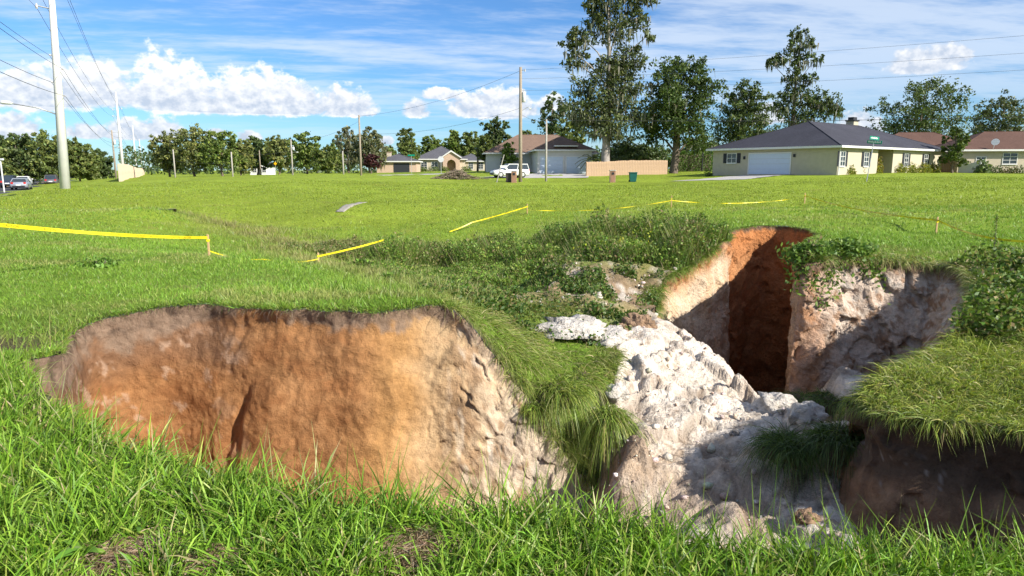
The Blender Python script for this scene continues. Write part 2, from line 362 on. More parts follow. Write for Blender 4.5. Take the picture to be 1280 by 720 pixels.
M = dict(
    turf=turf('lawn_turf'), soil=soil('sinkhole_earth'), rock=soil('limestone_rock', 1.3, 0.9, 0.95, 0.75),
    grass=leafy('grass_blades', 0.32, 0.45, 0.35), leaf=leafy('tree_leaves', 0.28, 0.5, 0.3), weed=leafy('weed_leaves', 0.3, 0.5, 0.3),
    moss=leafy('hanging_moss', 0.25, 0.9, 0.05), bark=simple('bark', (0.16, 0.125, 0.095), 0.95, 0, 5, 0.35, 0.6),
    palebark=simple('pale_bark', (0.34, 0.30, 0.26), 0.95, 0, 4, 0.3, 0.5),
    asphalt=simple('asphalt', (0.055, 0.055, 0.057), 0.9, 0, 3, 0.2, 0.3, bscale=80), concrete=simple('concrete', (0.42, 0.40, 0.37), 0.9, 0, 1.5, 0.15, 0.2),
    polewhite=simple('concrete_pole', (0.62, 0.61, 0.58), 0.8, 0, 1.2, 0.08), polewood=simple('weathered_pole_wood', (0.30, 0.25, 0.19), 0.95, 0, 8, 0.25, 0.4),
    polegrey=simple('grey_pole_wood', (0.38, 0.35, 0.31), 0.95, 0, 8, 0.2, 0.3),
    metal=simple('galvanised_steel', (0.5, 0.5, 0.5), 0.45, 0.7, 8, 0.1), wire=simple('wire', (0.06, 0.06, 0.065), 0.6, 0.2, 3, 0.1), ceramic=simple('insulator', (0.5, 0.47, 0.45), 0.35),
    tx=simple('transformer_grey', (0.55, 0.56, 0.57), 0.5), stake=simple('stake_wood', (0.52, 0.34, 0.17), 0.85, 0, 12, 0.2, 0.3),
    tape=simple('yellow_tape', (0.86, 0.68, 0.02), 0.35, 0, 9, 0.08, 0.2), ink=simple('tape_ink', (0.012, 0.012, 0.012), 0.6),
    stucco=simple('beige_stucco', (0.47, 0.42, 0.31), 0.92, 0, 2.5, 0.07, 0.25, bscale=60), trim=simple('white_trim', (0.68, 0.67, 0.64), 0.6, 0, 3, 0.05),
    roofgrey=shingle('charcoal_shingles', (0.055, 0.055, 0.068)), roofbrown=shingle('brown_shingles', (0.20, 0.135, 0.10)), roofred=shingle('red_brown_shingles', (0.125, 0.072, 0.055)),
    roofmid=shingle('grey_shingles', (0.105, 0.105, 0.118)), shutter=simple('dark_shutter', (0.028, 0.03, 0.037), 0.6), glass=glassy('window_glass'),
    door=simple('garage_door', (0.55, 0.62, 0.71), 0.55, 0, 2, 0.04), wall2=simple('pale_stucco', (0.60, 0.58, 0.55), 0.9, 0, 2, 0.08), wall3=simple('tan_stucco', (0.50, 0.43, 0.33), 0.9, 0, 2, 0.08),  # garage door: blue cast of the sky light painted into its white
    brickpale=simple('pale_brick', (0.50, 0.36, 0.27), 0.9, 0, 9, 0.22, 0.3), brick=simple('mailbox_brick', (0.36, 0.20, 0.13), 0.9, 0, 14, 0.3, 0.4), brown=simple('brown_panel', (0.26, 0.18, 0.11), 0.8, 0, 4, 0.15),
    plank=simple('fence_plank', (0.50, 0.34, 0.22), 0.85, 0, 5, 0.16, 0.3), plankdark=simple('old_fence_plank', (0.30, 0.19, 0.115), 0.9, 0, 5, 0.2, 0.3),
    soundwall=simple('tan_wall_panel', (0.36, 0.28, 0.20), 0.9, 0, 1.5, 0.1), pilaster=simple('tan_wall_post', (0.52, 0.42, 0.31), 0.9, 0, 1.5, 0.1),
    green=simple('sign_green', (0.0, 0.23, 0.15), 0.35, 0, 4, 0.05), white=simple('white_paint', (0.78, 0.78, 0.77), 0.4, 0, 3, 0.03), binb=simple('green_bin', (0.012, 0.10, 0.085), 0.5),
    bindark=simple('brown_bin', (0.05, 0.04, 0.04), 0.6), yellow=simple('sign_yellow', (0.8, 0.42, 0.01), 0.5), red=simple('lamp_red', (0.45, 0.02, 0.015), 0.3), rubber=simple('rubber', (0.02, 0.02, 0.02), 0.85),
    carwhite=simple('white_car_paint', (0.75, 0.75, 0.74), 0.25, 0, 2, 0.02, spec=0.6), carsilver=simple('silver_car_paint', (0.42, 0.45, 0.50), 0.28, 0.5, 2, 0.02, spec=0.6),
    cardark=simple('dark_blue_car_paint', (0.035, 0.045, 0.07), 0.25, 0.2, 2, 0.02, spec=0.6), cargrey=simple('grey_car_paint', (0.16, 0.15, 0.16), 0.28, 0.4, 2, 0.02, spec=0.6), black=simple('black_plastic', (0.02, 0.02, 0.022), 0.5),
    twig=simple('dry_twigs', (0.24, 0.185, 0.14), 0.95, 0, 8, 0.3), wallwhite=simple('white_wall_paint', (0.72, 0.71, 0.69), 0.8, 0, 2, 0.05),
)

# ------------------------------------------------------------------ terrain shape
def rbf_fit(pts, c=0.5, smooth=1e-3):
    pts = np.asarray(pts, float); A = pts[:, :2]; n = len(A)
    r = np.sqrt(((A[:, None] - A[None]) ** 2).sum(-1) + c * c)
    K = np.zeros((n + 1, n + 1)); K[:n, :n] = r - smooth * 0 + np.eye(n) * -smooth; K[:n, n] = 1; K[n, :n] = 1
    w = np.linalg.solve(K, np.append(pts[:, 2], 0)); return A, w, c
def rbf_eval(fit, x, y):
    A, w, c = fit; x = np.asarray(x, float); out = np.full(x.shape, w[-1])
    for (ax, ay), k in zip(A, w[:-1]): out = out + k * np.sqrt((x - ax) ** 2 + (y - ay) ** 2 + c * c)
    return out

# rim of the hole, clockwise from the near right; x, y in metres (sections are named by index below)
near = [(5.6, 3.2), (4.2, 2.9), (3.0, 2.85), (2.2, 2.88), (1.75, 2.72), (1.2, 2.74), (0.6, 2.93), (0.0, 3.12), (-0.6, 3.22), (-1.4, 3.5), (-2.1, 3.85), (-2.8, 4.3), (-3.5, 4.95)]
left = [(-4.3, 5.75), (-4.5, 6.35), (-4.8, 7.0), (-5.05, 7.6), (-4.95, 8.2)]
orange = [(-4.4, 8.52), (-3.4, 8.45), (-2.4, 8.3), (-1.5, 8.3), (-0.9, 8.38), (-0.5, 8.35)]
Wp = lambda px, py, D: P(px, py, D)
slide = [Wp(620, 450, 8.3), Wp(650, 490, 8.2), Wp(680, 530, 8.1), Wp(708, 566, 8.0), Wp(737, 604, 7.9)]
under = [(1.15, 8.15), (1.25, 8.5), (1.38, 9.0), (1.5, 9.6), (1.7, 10.4), (2.1, 11.1), (2.5, 11.6), (2.7, 12.3)]
shaft = [Wp(818, 394, 13.0), Wp(832, 356, 14.9), Wp(850, 339, 15.5), Wp(880, 318, 16.1), Wp(905, 302, 16.9), Wp(915, 288, 19.0), Wp(940, 282, 20.4), Wp(975, 281, 20.8), Wp(1018, 289, 19.2), Wp(1012, 299, 17.2), Wp(998, 312, 15.2)]
cliff = [Wp(1003, 327, 13.2), Wp(1060, 322, 13.5), Wp(1120, 325, 13.6), Wp(1180, 332, 13.3), Wp(1214, 350, 12.1), Wp(1222, 380, 10.4), Wp(1200, 410, 9.3), Wp(1165, 442, 8.3), Wp(1122, 462, 7.5)]
block = [Wp(1088, 482, 6.9), Wp(1092, 505, 6.5), Wp(1128, 520, 6.15), Wp(1180, 527, 5.9), Wp(1280, 542, 5.6), Wp(1370, 562, 5.2), Wp(1460, 600, 4.5)]
rim = near + left + orange + slide + under + shaft + cliff + block
sec = ['near'] * len(near) + ['left'] * len(left) + ['orange'] * len(orange) + ['slide'] * len(slide) + ['under'] * len(under) + ['shaft'] * len(shaft) + ['cliff'] * len(cliff) + ['block'] * len(block)

cp = []
for q in rim:
    if len(q) == 3: cp.append(q)
for (x, y), zz in zip(near + left + orange[:-1], [0.0] * (len(near) + 1) + [-0.07, -0.15, -0.16, -0.07] + [0.0] * 5): cp.append((x, y, zz))
cp.append((orange[-1][0], orange[-1][1], -0.22))
cp += [(0, 0, 0), (-4, 0, 0.0), (4, 0, 0), (0, -8, 0), (-12, -2, 0.1), (12, 0, 0.05), (0, 1.5, 0), (-6, 4, 0), (9, 4, 0.0), (14, 9, 0.05), (-9, 9, 0.02)]
for a in [(0, 372, 9.2), (260, 320, 16), (0, 300, 18.5), (100, 270, 26), (0, 252, 35), (60, 240, 48), (197, 262, 28), (150, 232, 60), (147, 227.5, 85), (205, 221, 170),
          (280, 280, 30), (345, 296, 27), (400, 308, 25), (500, 330, 22.5), (600, 348, 19.5), (650, 376, 15.5), (435, 258, 35), (360, 268, 35), (560, 288, 28), (480, 285, 29.5), (659, 268, 30), (839, 261, 30.5), (720, 288, 25), (800, 296, 21.5), (870, 290, 20), (860, 318, 17.2), (820, 318, 17.6), (770, 322, 17.6), (885, 306, 17.6), (895, 296, 18.6),
          (300, 240, 45), (300, 223, 66), (450, 223, 66), (550, 228, 66), (640, 229, 72), (765, 229, 72), (900, 228, 62), (900, 219, 79), (1046, 218, 67.7), (1178, 214.5, 86), (1280, 217, 78), (1082, 227, 55),
          (1280, 240, 40), (1000, 245, 41), (1170, 292, 18.6), (1280, 318, 14), (1350, 330, 13), (1280, 345, 12), (1280, 440, 8.5), (1210, 470, 7.4), (1150, 508, 6.5), (1280, 512, 6.4), (1400, 470, 7),
          (640, 415, 9.6), (690, 475, 8.9), (735, 500, 8.9), (650, 450, 8.7), (700, 530, 8.4), (742, 560, 8.4), (750, 380, 12.4), (850, 395, 13.6), (800, 378, 14.0), (700, 358, 14.5), (700, 332, 15.6), (840, 334, 15.8), (760, 333, 15.7), (860, 336, 15.7), (550, 362, 13.3), (480, 345, 15.8), (400, 345, 13.5), (300, 350, 11.6), (200, 330, 14),
          (780, 400, 11.9), (690, 400, 11.4), (700, 440, 9.9), (740, 450, 9.6), (620, 385, 11.3)]:
    cp.append(P(*a))
cp += [(0, 150, 1.7), (60, 150, 1.8), (-40, 130, 0.9), (130, 150, 1.6), (0, 100, 1.45), (26, 98, 1.5), (120, 60, 1.0), (60, 40, 0.5), (-60, 300, 0.6), (300, 300, 1.5), (0, 900, 1.0), (-500, 900, 0.0), (600, 900, 1.2), (-400, 100, -0.8), (0, -300, 0), (-300, -300, 0), (300, -300, 0), (1500, 2500, 1), (-1500, 2500, 0)]
fit_out = rbf_fit(cp, 0.45, 0.01)

RD = Vector((-0.516, 1.0)).normalized(); RN = Vector((-RD.y, RD.x))      # road direction, and its left-hand normal
POLE1 = (P(82, 238, 55)[0], 55.0)
def road_off(x, y): return (x - POLE1[0]) * RN.x + (y - POLE1[1]) * RN.y   # metres left of the pole line
def H(x, y, bumps=True):
    x = np.asarray(x, float); y = np.asarray(y, float)
    z = rbf_eval(fit_out, x, y)
    o = road_off(x, y); k = sst(o, 1.0, 5.5) * (1 - sst(o, 60, 140))
    z = z * (1 - k) + (-0.80) * k
    if bumps:
        d = np.hypot(x, y); p = np.stack([x, y, np.zeros_like(x)], -1)
        z = z + fbm(p, 0.9, 3, 0.5, 1) * 0.035 * (1 - k) + fbm(p, 0.12, 3, 0.5, 2) * 0.10 * sst(d, 12, 30) * (1 - k)
    return z

def dense_closed(pts, sec, n_per_m=22):
    """Catmull-Rom through the rim, dense, with a ragged edge; returns xy and the section per point"""
    p = np.array([q[:2] for q in pts], float); n = len(p); out = []; so_ = []
    for i in range(n):
        p0, p1, p2, p3 = p[i - 1], p[i], p[(i + 1) % n], p[(i + 2) % n]
        k = max(3, int(np.linalg.norm(p2 - p1) * n_per_m))
        t = (np.arange(k) / k)[:, None]
        out.append(0.5 * ((2 * p1) + (-p0 + p2) * t + (2 * p0 - 5 * p1 + 4 * p2 - p3) * t ** 2 + (-p0 + 3 * p1 - 3 * p2 + p3) * t ** 3)); so_ += [sec[i]] * k
    q = np.concatenate(out); tg = np.roll(q, -1, 0) - np.roll(q, 1, 0); tg /= np.linalg.norm(tg, axis=1, keepdims=True)
    nm = np.stack([tg[:, 1], -tg[:, 0]], -1)
    pp = np.concatenate([q, np.zeros((len(q), 1))], 1)
    q = q + nm * (fbm(pp, 1.1, 5, 0.6, 4) * 0.12)[:, None]
    return q, np.array(so_)
RIM, RSEC = dense_closed(rim, sec)
def area2(p): return np.sum(p[:, 0] * np.roll(p[:, 1], -1) - np.roll(p[:, 0], -1) * p[:, 1])
CCW = area2(RIM) > 0
def inside(x, y, poly=None):
    poly = RIM[::3] if poly is None else poly
    x = np.asarray(x, float); y = np.asarray(y, float); r = np.zeros(x.shape, bool); j = len(poly) - 1
    for i in range(len(poly)):
        xi, yi = poly[i]; xj, yj = poly[j]
        if yi != yj:
            r ^= ((yi > y) != (yj > y)) & (x < (xj - xi) * (y - yi) / (yj - yi) + xi)
        j = i
    return r
def rim_dist(x, y):
    x = np.asarray(x, float).ravel(); y = np.asarray(y, float).ravel(); q = RIM[::2]; out = np.empty(len(x)); idx = np.empty(len(x), int)
    for a in range(0, len(x), 20000):
        d = (x[a:a + 20000, None] - q[None, :, 0]) ** 2 + (y[a:a + 20000, None] - q[None, :, 1]) ** 2
        k = d.argmin(1); out[a:a + 20000] = np.sqrt(d[np.arange(len(k)), k]); idx[a:a + 20000] = k * 2
    return out, idx

def graded(lo, hi, step, far_lo, far_hi, g=1.13):
    a = list(np.arange(lo, hi + step / 2, step)); s = step; v = a[-1]
    while v < far_hi: s *= g; v += s; a.append(v)
    s = step; v = a[0]; b = []
    while v > far_lo: s *= g; v -= s; b.append(v)
    return np.array(b[::-1] + a)

# colours of the turf: mown lawn, swale, field
SWALE = [P(250, 272, 31), P(345, 296, 27), P(430, 315, 24), P(500, 335, 21.5)]
def swale_dry(x, y):
    d = np.full(np.shape(x), 1e9)
    for (ax, ay, _), (bx_, by_, __) in zip(SWALE[:-1], SWALE[1:]):
        ux, uy = bx_ - ax, by_ - ay; t = np.clip(((x - ax) * ux + (y - ay) * uy) / (ux * ux + uy * uy), 0, 1); d = np.minimum(d, np.hypot(x - ax - t * ux, y - ay - t * uy))
    return np.exp(-(d / 1.7) ** 2)
EDGE = [P(330, 300, 23), P(420, 330, 18.5), P(500, 360, 14.8), P(575, 394, 11.4)]
def edge_dry(x, y):
    global SWALE
    keep, SWALE_ = SWALE, EDGE; SWALE = SWALE_; r_ = swale_dry(x, y); SWALE = keep; return r_ ** 2.4
def turf_col(x, y):
    p = np.stack([x, y, np.zeros_like(x)], -1)
    lawn = np.array([0.165, 0.27, 0.03]); fld = np.array([0.225, 0.295, 0.03]); dry = np.array([0.24, 0.19, 0.085]); dirt = np.array([0.16, 0.115, 0.075])
    t = sst(np.hypot(x, y), 16, 34)[..., None]
    c = lawn * (1 - t) + fld * t
    sw = swale_dry(x, y)[..., None] * sst(fbm(p, 0.8, 3, 0.6, 9), -0.25, 0.35)[..., None]
    c = c * (1 - 0.8 * sw) + dry * 0.8 * sw
    near_ = (sst(y, 9.5, 6.0))[..., None]                       # soil shows between the long blades close by
    c = c * (1 - 0.55 * near_) + dirt * 0.55 * near_ * 0.7
    return c

def build_ground():
    xs = graded(-6.4, 9.2, 0.10, -1800, 1800, 1.10); ys = graded(1.6, 22.0, 0.10, -400, 3200, 1.09)
    X, Y = np.meshgrid(xs, ys, indexing='ij'); sh = X.shape
    ins = inside(X.ravel(), Y.ravel()).reshape(sh)
    fullin = ins[:-1, :-1] & ins[1:, :-1] & ins[1:, 1:] & ins[:-1, 1:]
    q = grid_quads(*sh)[~fullin.ravel()]
    used = np.zeros(X.size, bool); used[q.ravel()] = True
    mv = used & ins.ravel()
    x = X.ravel().copy(); y = Y.ravel().copy()
    d, k = rim_dist(x[mv], y[mv]); x[mv] = RIM[k, 0]; y[mv] = RIM[k, 1]
    z = H(x, y)
    col = turf_col(x, y)
    dd = np.full(x.shape, 9.0); sel = (x > -8) & (x < 11) & (y > 1) & (y < 23); dd[sel] = rim_dist(x[sel], y[sel])[0]
    e = (np.exp(-(dd / 0.16) ** 2))[:, None]
    col = col * (1 - 0.75 * e) + np.array([0.13, 0.095, 0.065]) * 0.75 * e
    # slumped ground between the swale and the rock: brown earth shows through
    p = np.stack([x, y, z], -1)
    sl_ = np.exp(-(((x - 2.2) / 2.9) ** 2 + ((y - 13.9) / 2.2) ** 4))[:, None] * sst(fbm(p, 1.1, 4, 0.6, 5), -0.8, -0.1)[:, None]
    col = col * (1 - sl_) + np.array([0.30, 0.21, 0.13]) * sl_
    pale = (sl_[:, 0] * sst(fbm(p, 2.3, 3, 0.6, 8), 0.15, 0.4))[:, None]
    col = col * (1 - pale) + np.array([0.55, 0.48, 0.40]) * pale
    for (cx, cy, r, c) in [(-0.42, 2.80, 0.22, (0.27, 0.18, 0.11)), (-1.64, 2.78, 0.24, (0.33, 0.21, 0.14)), (-1.25, 2.66, 0.10, (0.30, 0.2, 0.13)), (1.63, 2.42, 0.11, (0.07, 0.05, 0.035)), (-4.6, 11.3, 0.5, (0.26, 0.19, 0.11)), (-4.9, 10.4, 0.35, (0.24, 0.18, 0.1))]:
        w = (np.exp(-((x - cx) ** 2 + (y - cy) ** 2) / r ** 2) * 0.9)[:, None]; col = col * (1 - w) + np.array(c) * w
    lm = np.exp(-(((x + 5.3) / 0.9) ** 2 + ((y - 6.8) / 1.0) ** 2))[:, None] * sst(fbm(p, 2.0, 3, 0.6, 17), -0.5, 0.1)[:, None]; col = col * (1 - lm) + np.array([0.11, 0.078, 0.055]) * lm
    z = z + lm[:, 0] * fbm(p, 3.0, 3, 0.6, 18) * 0.10
    rel = sl_[:, 0] * (fbm(p, 1.7, 4, 0.55, 12) * 0.22 + fbm(p, 6, 3, 0.5, 13) * 0.05); z = z + rel
    keep = np.unique(q.ravel()); remap = np.full(x.size, -1); remap[keep] = np.arange(len(keep))
    me = fast_mesh('ground', np.stack([x, y, z], -1)[keep], remap[q], None, col[keep])
    tag(link('ground', me, M['turf'], None, True), kind='structure')
build_ground()

# ------------------------------------------------------------------ walls of the hole
RZ = H(RIM[:, 0], RIM[:, 1])
def wall(name, i0, i1, drop, inset, colour, amp=1.0, ds=0.03, dt=0.03, profile=None, mat='soil', extra=None, smooth=True):
    """one stretch of rim, ribbon from the turf edge down; inset = how far the foot stands out into the hole"""
    n = len(RIM); idx = np.arange(i0, i1 + 1) % n
    xy = RIM[idx]; zt = RZ[idx]
    s = np.concatenate([[0], np.cumsum(np.linalg.norm(np.diff(xy, axis=0), axis=1))]); ns = max(4, int(s[-1] / ds))
    S = np.linspace(0, s[-1], ns); x = np.interp(S, s, xy[:, 0]); y = np.interp(S, s, xy[:, 1]); z = np.interp(S, s, zt)
    kw_ = int(0.45 / ds); ker = np.hanning(2 * kw_ + 1); ker /= ker.sum()
    xs_ = np.convolve(np.pad(x, kw_, 'edge'), ker, 'valid'); ys_ = np.convolve(np.pad(y, kw_, 'edge'), ker, 'valid'); zs_ = np.convolve(np.pad(z, kw_, 'edge'), ker, 'valid')
    pin = sst(np.minimum(S, S[-1] - S), 0.0, 0.5); xs_ = x * (1 - pin) + xs_ * pin; ys_ = y * (1 - pin) + ys_ * pin
    # normals smoothed over about 0.5 m
    k = max(1, int(0.35 / ds)); pad = np.pad(np.stack([x, y], -1), ((k, k), (0, 0)), 'edge')
    tg = pad[2 * k:] - pad[:-2 * k]; tg /= np.linalg.norm(tg, axis=1, keepdims=True) + 1e-9
    nm = np.stack([-tg[:, 1], tg[:, 0]], -1) * (1 if CCW else -1)
    drp = drop(S / s[-1], x, y) if callable(drop) else np.full(ns, drop); nt = int(np.max(drp) / dt) + 2
    T = np.linspace(0, 1, nt)
    ins_ = inset(S / s[-1], x, y) if callable(inset) else np.full(ns, inset)
    depth = drp[:, None] * T[None]
    prof = T[None] * np.ones((ns, 1)) if profile is None else profile(T[None], depth)
    off = ins_[:, None] * prof
    eb = sst(depth, 0.02, 0.55); X_ = x[:, None] * (1 - eb) + xs_[:, None] * eb; Y_ = y[:, None] * (1 - eb) + ys_[:, None] * eb
    Pm = np.stack([X_ + nm[:, :1] * off, Y_ + nm[:, 1:] * off, z[:, None] - depth - 0.015], -1)
    ramp = sst(depth, 0.0, 0.16)
    big = fbm(Pm, 0.7, 2, 0.5, 21) * 0.07; mid = fbm(Pm, 2.2, 5, 0.55, 22) * 0.03; fine = fbm(Pm, 11, 3, 0.65, 23) * 0.012
    Pn = Pm * np.array([1, 1, 0.32]); rill = -np.clip(ridged(Pn, 1.6, 3, 24) - 1.15, 0, 1) * 0.07 * sst(fbm(Pm, 0.6, 2, 0.5, 26), -0.1, 0.3)
    disp = (big + mid + rill + fine) * amp
    if extra is not None: disp = disp + extra(Pm, depth)
    disp = disp * ramp
    Pm[..., 0] += nm[:, :1] * disp; Pm[..., 1] += nm[:, 1:] * disp; Pm[..., 2] += fbm(Pm, 5, 2, 0.5, 25) * 0.03 * ramp
    c = colour(Pm, depth)
    cr = np.clip(-rill * 5, 0, 0.5)[..., None]; c = c * (1 - 0.5 * cr)
    me = fast_mesh(name, Pm.reshape(-1, 3), grid_quads(ns, nt), None, c.reshape(-1, 3))
    return tag(link(name, me, M[mat], None, smooth), kind='structure')

def lerp3(a, b, t): return a * (1 - t[..., None]) + np.asarray(b) * t[..., None]
def col_orange(p, d):
    x = p[..., 0]; n1 = fbm(p, 1.1, 4, 0.6, 31); n2 = fbm(p, 3.2, 4, 0.6, 32); n3 = fbm(p * np.array([1, 1, 2.5]), 1.8, 3, 0.5, 33)
    c = np.ones(p.shape) * np.array([0.305, 0.148, 0.060])
    c = lerp3(c, (0.235, 0.100, 0.038), sst(n3, -0.1, 0.5) * 0.7)
    c = lerp3(c, (0.40, 0.21, 0.092), sst(n2, 0.15, 0.6) * 0.45)
    c = lerp3(c, (0.41, 0.225, 0.085), sst(x + 0.25 * n1, -2.3, -1.3) * 0.9)             # towards the right: ochre, then cream
    c = lerp3(c, (0.46, 0.32, 0.18), sst(x + 0.35 * n1, -1.5, -0.8) * 0.85)
    c = lerp3(c, (0.62, 0.50, 0.37), sst(x + 0.30 * n2, -0.8, 0.0) * 0.85)
    c = lerp3(c, (0.30, 0.175, 0.085), sst(n2 + 0.4 * n1, 0.12, 0.45) * sst(x, -1.4, -0.4) * (1 - sst(x, 0.2, 0.7)) * 0.75)
    c = lerp3(c, (0.66, 0.57, 0.45), sst(fbm(p * np.array([1, 1, 0.4]), 4.0, 3, 0.6, 36), 0.25, 0.5) * sst(x, -1.0, -0.3) * 0.8)
    lf = sst(x + 0.3 * n1, -3.0, -4.1)                                               # towards the left: darker loam high up
    c = lerp3(c, (0.185, 0.100, 0.055), lf * sst(d + 0.15 * n1, 1.0, 0.45) * 0.9)
    c = lerp3(c, (0.42, 0.29, 0.20), sst(n2, 0.28, 0.5) * lf * sst(d, 0.2, 0.5) * 0.6)
    top = sst(d + 0.22 * n2 + 0.12 * n1, 0.22 + 0.20 * lf, 0.08 + 0.10 * lf) * (1 - sst(x, -0.6, 0.0) * 0.8)
    c = lerp3(c, (0.235, 0.165, 0.115), top * 0.9)
    c = lerp3(c, (0.085, 0.06, 0.045), top * sst(n2, 0.0, 0.4) * 0.7)
    return c
def col_shaft(p, d):
    n1 = fbm(p, 0.9, 4, 0.6, 41); n2 = fbm(p * np.array([1, 1, 0.5]), 2.5, 4, 0.6, 42)
    c = np.ones(p.shape) * np.array([0.42, 0.185, 0.075])
    c = lerp3(c, (0.50, 0.25, 0.115), sst(n1, 0.0, 0.5) * 0.7)
    left_ = sst(p[..., 0] + 0.3 * n1, 6.3, 5.3)
    c = lerp3(c, (0.62, 0.50, 0.36), left_ * sst(d + 0.2 * n1, 0.15, 0.6) * 0.9)
    c = lerp3(c, (0.60, 0.40, 0.24), left_ * sst(n2, 0.05, 0.4) * 0.6)
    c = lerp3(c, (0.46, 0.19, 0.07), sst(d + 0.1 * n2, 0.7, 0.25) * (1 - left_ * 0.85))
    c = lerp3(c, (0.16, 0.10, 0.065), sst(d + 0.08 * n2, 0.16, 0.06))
    return c
def col_cliff(p, d):
    n1 = fbm(p, 1.0, 4, 0.6, 51); n2 = fbm(p, 3.0, 4, 0.65, 52); n3 = fbm(p, 7.0, 3, 0.6, 53)
    c = np.ones(p.shape) * np.array([0.56, 0.45, 0.36])
    c = lerp3(c, (0.28, 0.16, 0.09), sst(n2 + 0.3 * n1, 0.0, 0.4) * 0.8)
    c = lerp3(c, (0.60, 0.55, 0.48), sst(n3, 0.15, 0.45) * 0.6)
    c = lerp3(c, (0.42, 0.20, 0.09), sst(p[..., 0] + 0.3 * n1, 6.4, 5.7) * 0.6)
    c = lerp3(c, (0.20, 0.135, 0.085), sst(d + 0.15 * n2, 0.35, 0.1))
    return c
def col_block(p, d):
    n1 = fbm(p, 1.4, 4, 0.6, 61); n2 = fbm(p, 4.0, 4, 0.65, 62)
    c = np.ones(p.shape) * np.array([0.25, 0.155, 0.092])
    c = lerp3(c, (0.34, 0.23, 0.145), sst(n1, 0.0, 0.5) * 0.6)
    c = lerp3(c, (0.24, 0.14, 0.085), sst(n2, 0.1, 0.4) * 0.6)
    c = lerp3(c, (0.105, 0.073, 0.050), sst(d + 0.12 * n1 + 0.05 * n2, 0.78, 0.55))
    c = lerp3(c, (0.24, 0.21, 0.18), sst(fbm(p, 16, 2, 0.5, 63), 0.56, 0.66) * sst(d, 0.3, 0.45) * (1 - sst(d, 0.6, 0.75)))
    return c
def blocks(amp, sc):
    def f(p, d):
        F1, F2, ID, TL = cells(p + 0.12 * fbm(p, 2.5, 2, 0.5, 4)[..., None], sc, 3, True); return TL * amp * 1.1 + (ID - 0.5) * amp * 0.3 - np.clip(0.03 - (F2 - F1), 0, 0.03) * 0.5
    return f
first = lambda s_: int(np.where(RSEC == s_)[0][0]); last = lambda s_: int(np.where(RSEC == s_)[0][-1])
ocx = lambda t, x, y: 3.7 + 0 * t
wall('sinkhole_wall', first('left'), first('under'), lambda t, x, y: 3.6 - 1.6 * sst(x, -0.4, 0.7),
     lambda t, x, y: 0.35 + 0.75 * sst(x, -4.8, -3.5), col_orange, 1.0, 0.027, 0.027,
     profile=lambda T, d: 0.85 * T - 0.03 * np.exp(-((d - 0.22) / 0.14) ** 2),
     extra=lambda p, d: blocks(0.05, 3.2)(p, d) * sst(p[..., 0], -1.5, -0.3) + (-0.07 * np.exp(-((p[..., 0] + 3.45 + 0.18 * np.sin(p[..., 2] * 2.2)) / 0.07) ** 2) + 0.07 * sst(p[..., 0], -3.42, -3.3) * (1 - sst(p[..., 0], -2.9, -2.0))) * sst(d, 0.7, 1.1))
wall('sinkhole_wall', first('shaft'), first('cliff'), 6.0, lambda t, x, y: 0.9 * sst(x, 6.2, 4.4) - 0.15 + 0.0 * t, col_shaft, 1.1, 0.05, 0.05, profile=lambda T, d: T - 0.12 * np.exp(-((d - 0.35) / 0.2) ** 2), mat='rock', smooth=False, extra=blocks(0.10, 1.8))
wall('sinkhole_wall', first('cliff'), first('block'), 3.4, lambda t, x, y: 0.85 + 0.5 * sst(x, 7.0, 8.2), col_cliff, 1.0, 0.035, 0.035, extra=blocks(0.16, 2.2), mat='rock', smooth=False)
wall('sinkhole_wall', first('block'), len(RIM), 2.9, 0.30, col_block, 0.9, 0.03, 0.03, profile=lambda T, d: T * 1.1 - 0.75 * np.exp(-((d - 0.45) / 0.22) ** 2) * 0.5, extra=blocks(0.07, 2.6))
wall('sinkhole_wall', 0, first('left'), 3.6, 0.15, col_block, 0.8, 0.08, 0.08)

# ------------------------------------------------------------------ floor of the hole and the white rock mound
cin = []
for a in [(800, 640, 7.0), (765, 615, 7.2), (760, 560, 7.9), (900, 655, 6.45), (1000, 668, 6.05), (1080, 690, 5.6), (830, 570, 7.75), (900, 565, 7.9), (960, 600, 7.2), (1040, 620, 6.8), (1000, 565, 7.5), (1050, 580, 7.2),
          (735, 415, 11.0), (700, 398, 11.6), (760, 432, 10.4), (800, 465, 9.7), (775, 500, 8.85), (850, 500, 9.1), (868, 428, 10.9), (830, 400, 11.9), (790, 392, 12.1), (900, 452, 10.5), (925, 475, 10.0), (950, 499, 9.4), (978, 515, 8.95), (1000, 527, 8.6), (1035, 547, 8.1),
          (920, 525, 8.75), (870, 470, 9.8), (740, 520, 8.3), (850, 440, 10.5), (840, 530, 8.5), (1020, 513, 10.2), (1050, 490, 11.0), (1000, 497, 12.6), (1120, 478, 9.9), (1060, 530, 8.7), (880, 600, 7.2)]:
    cin.append(P(*a))
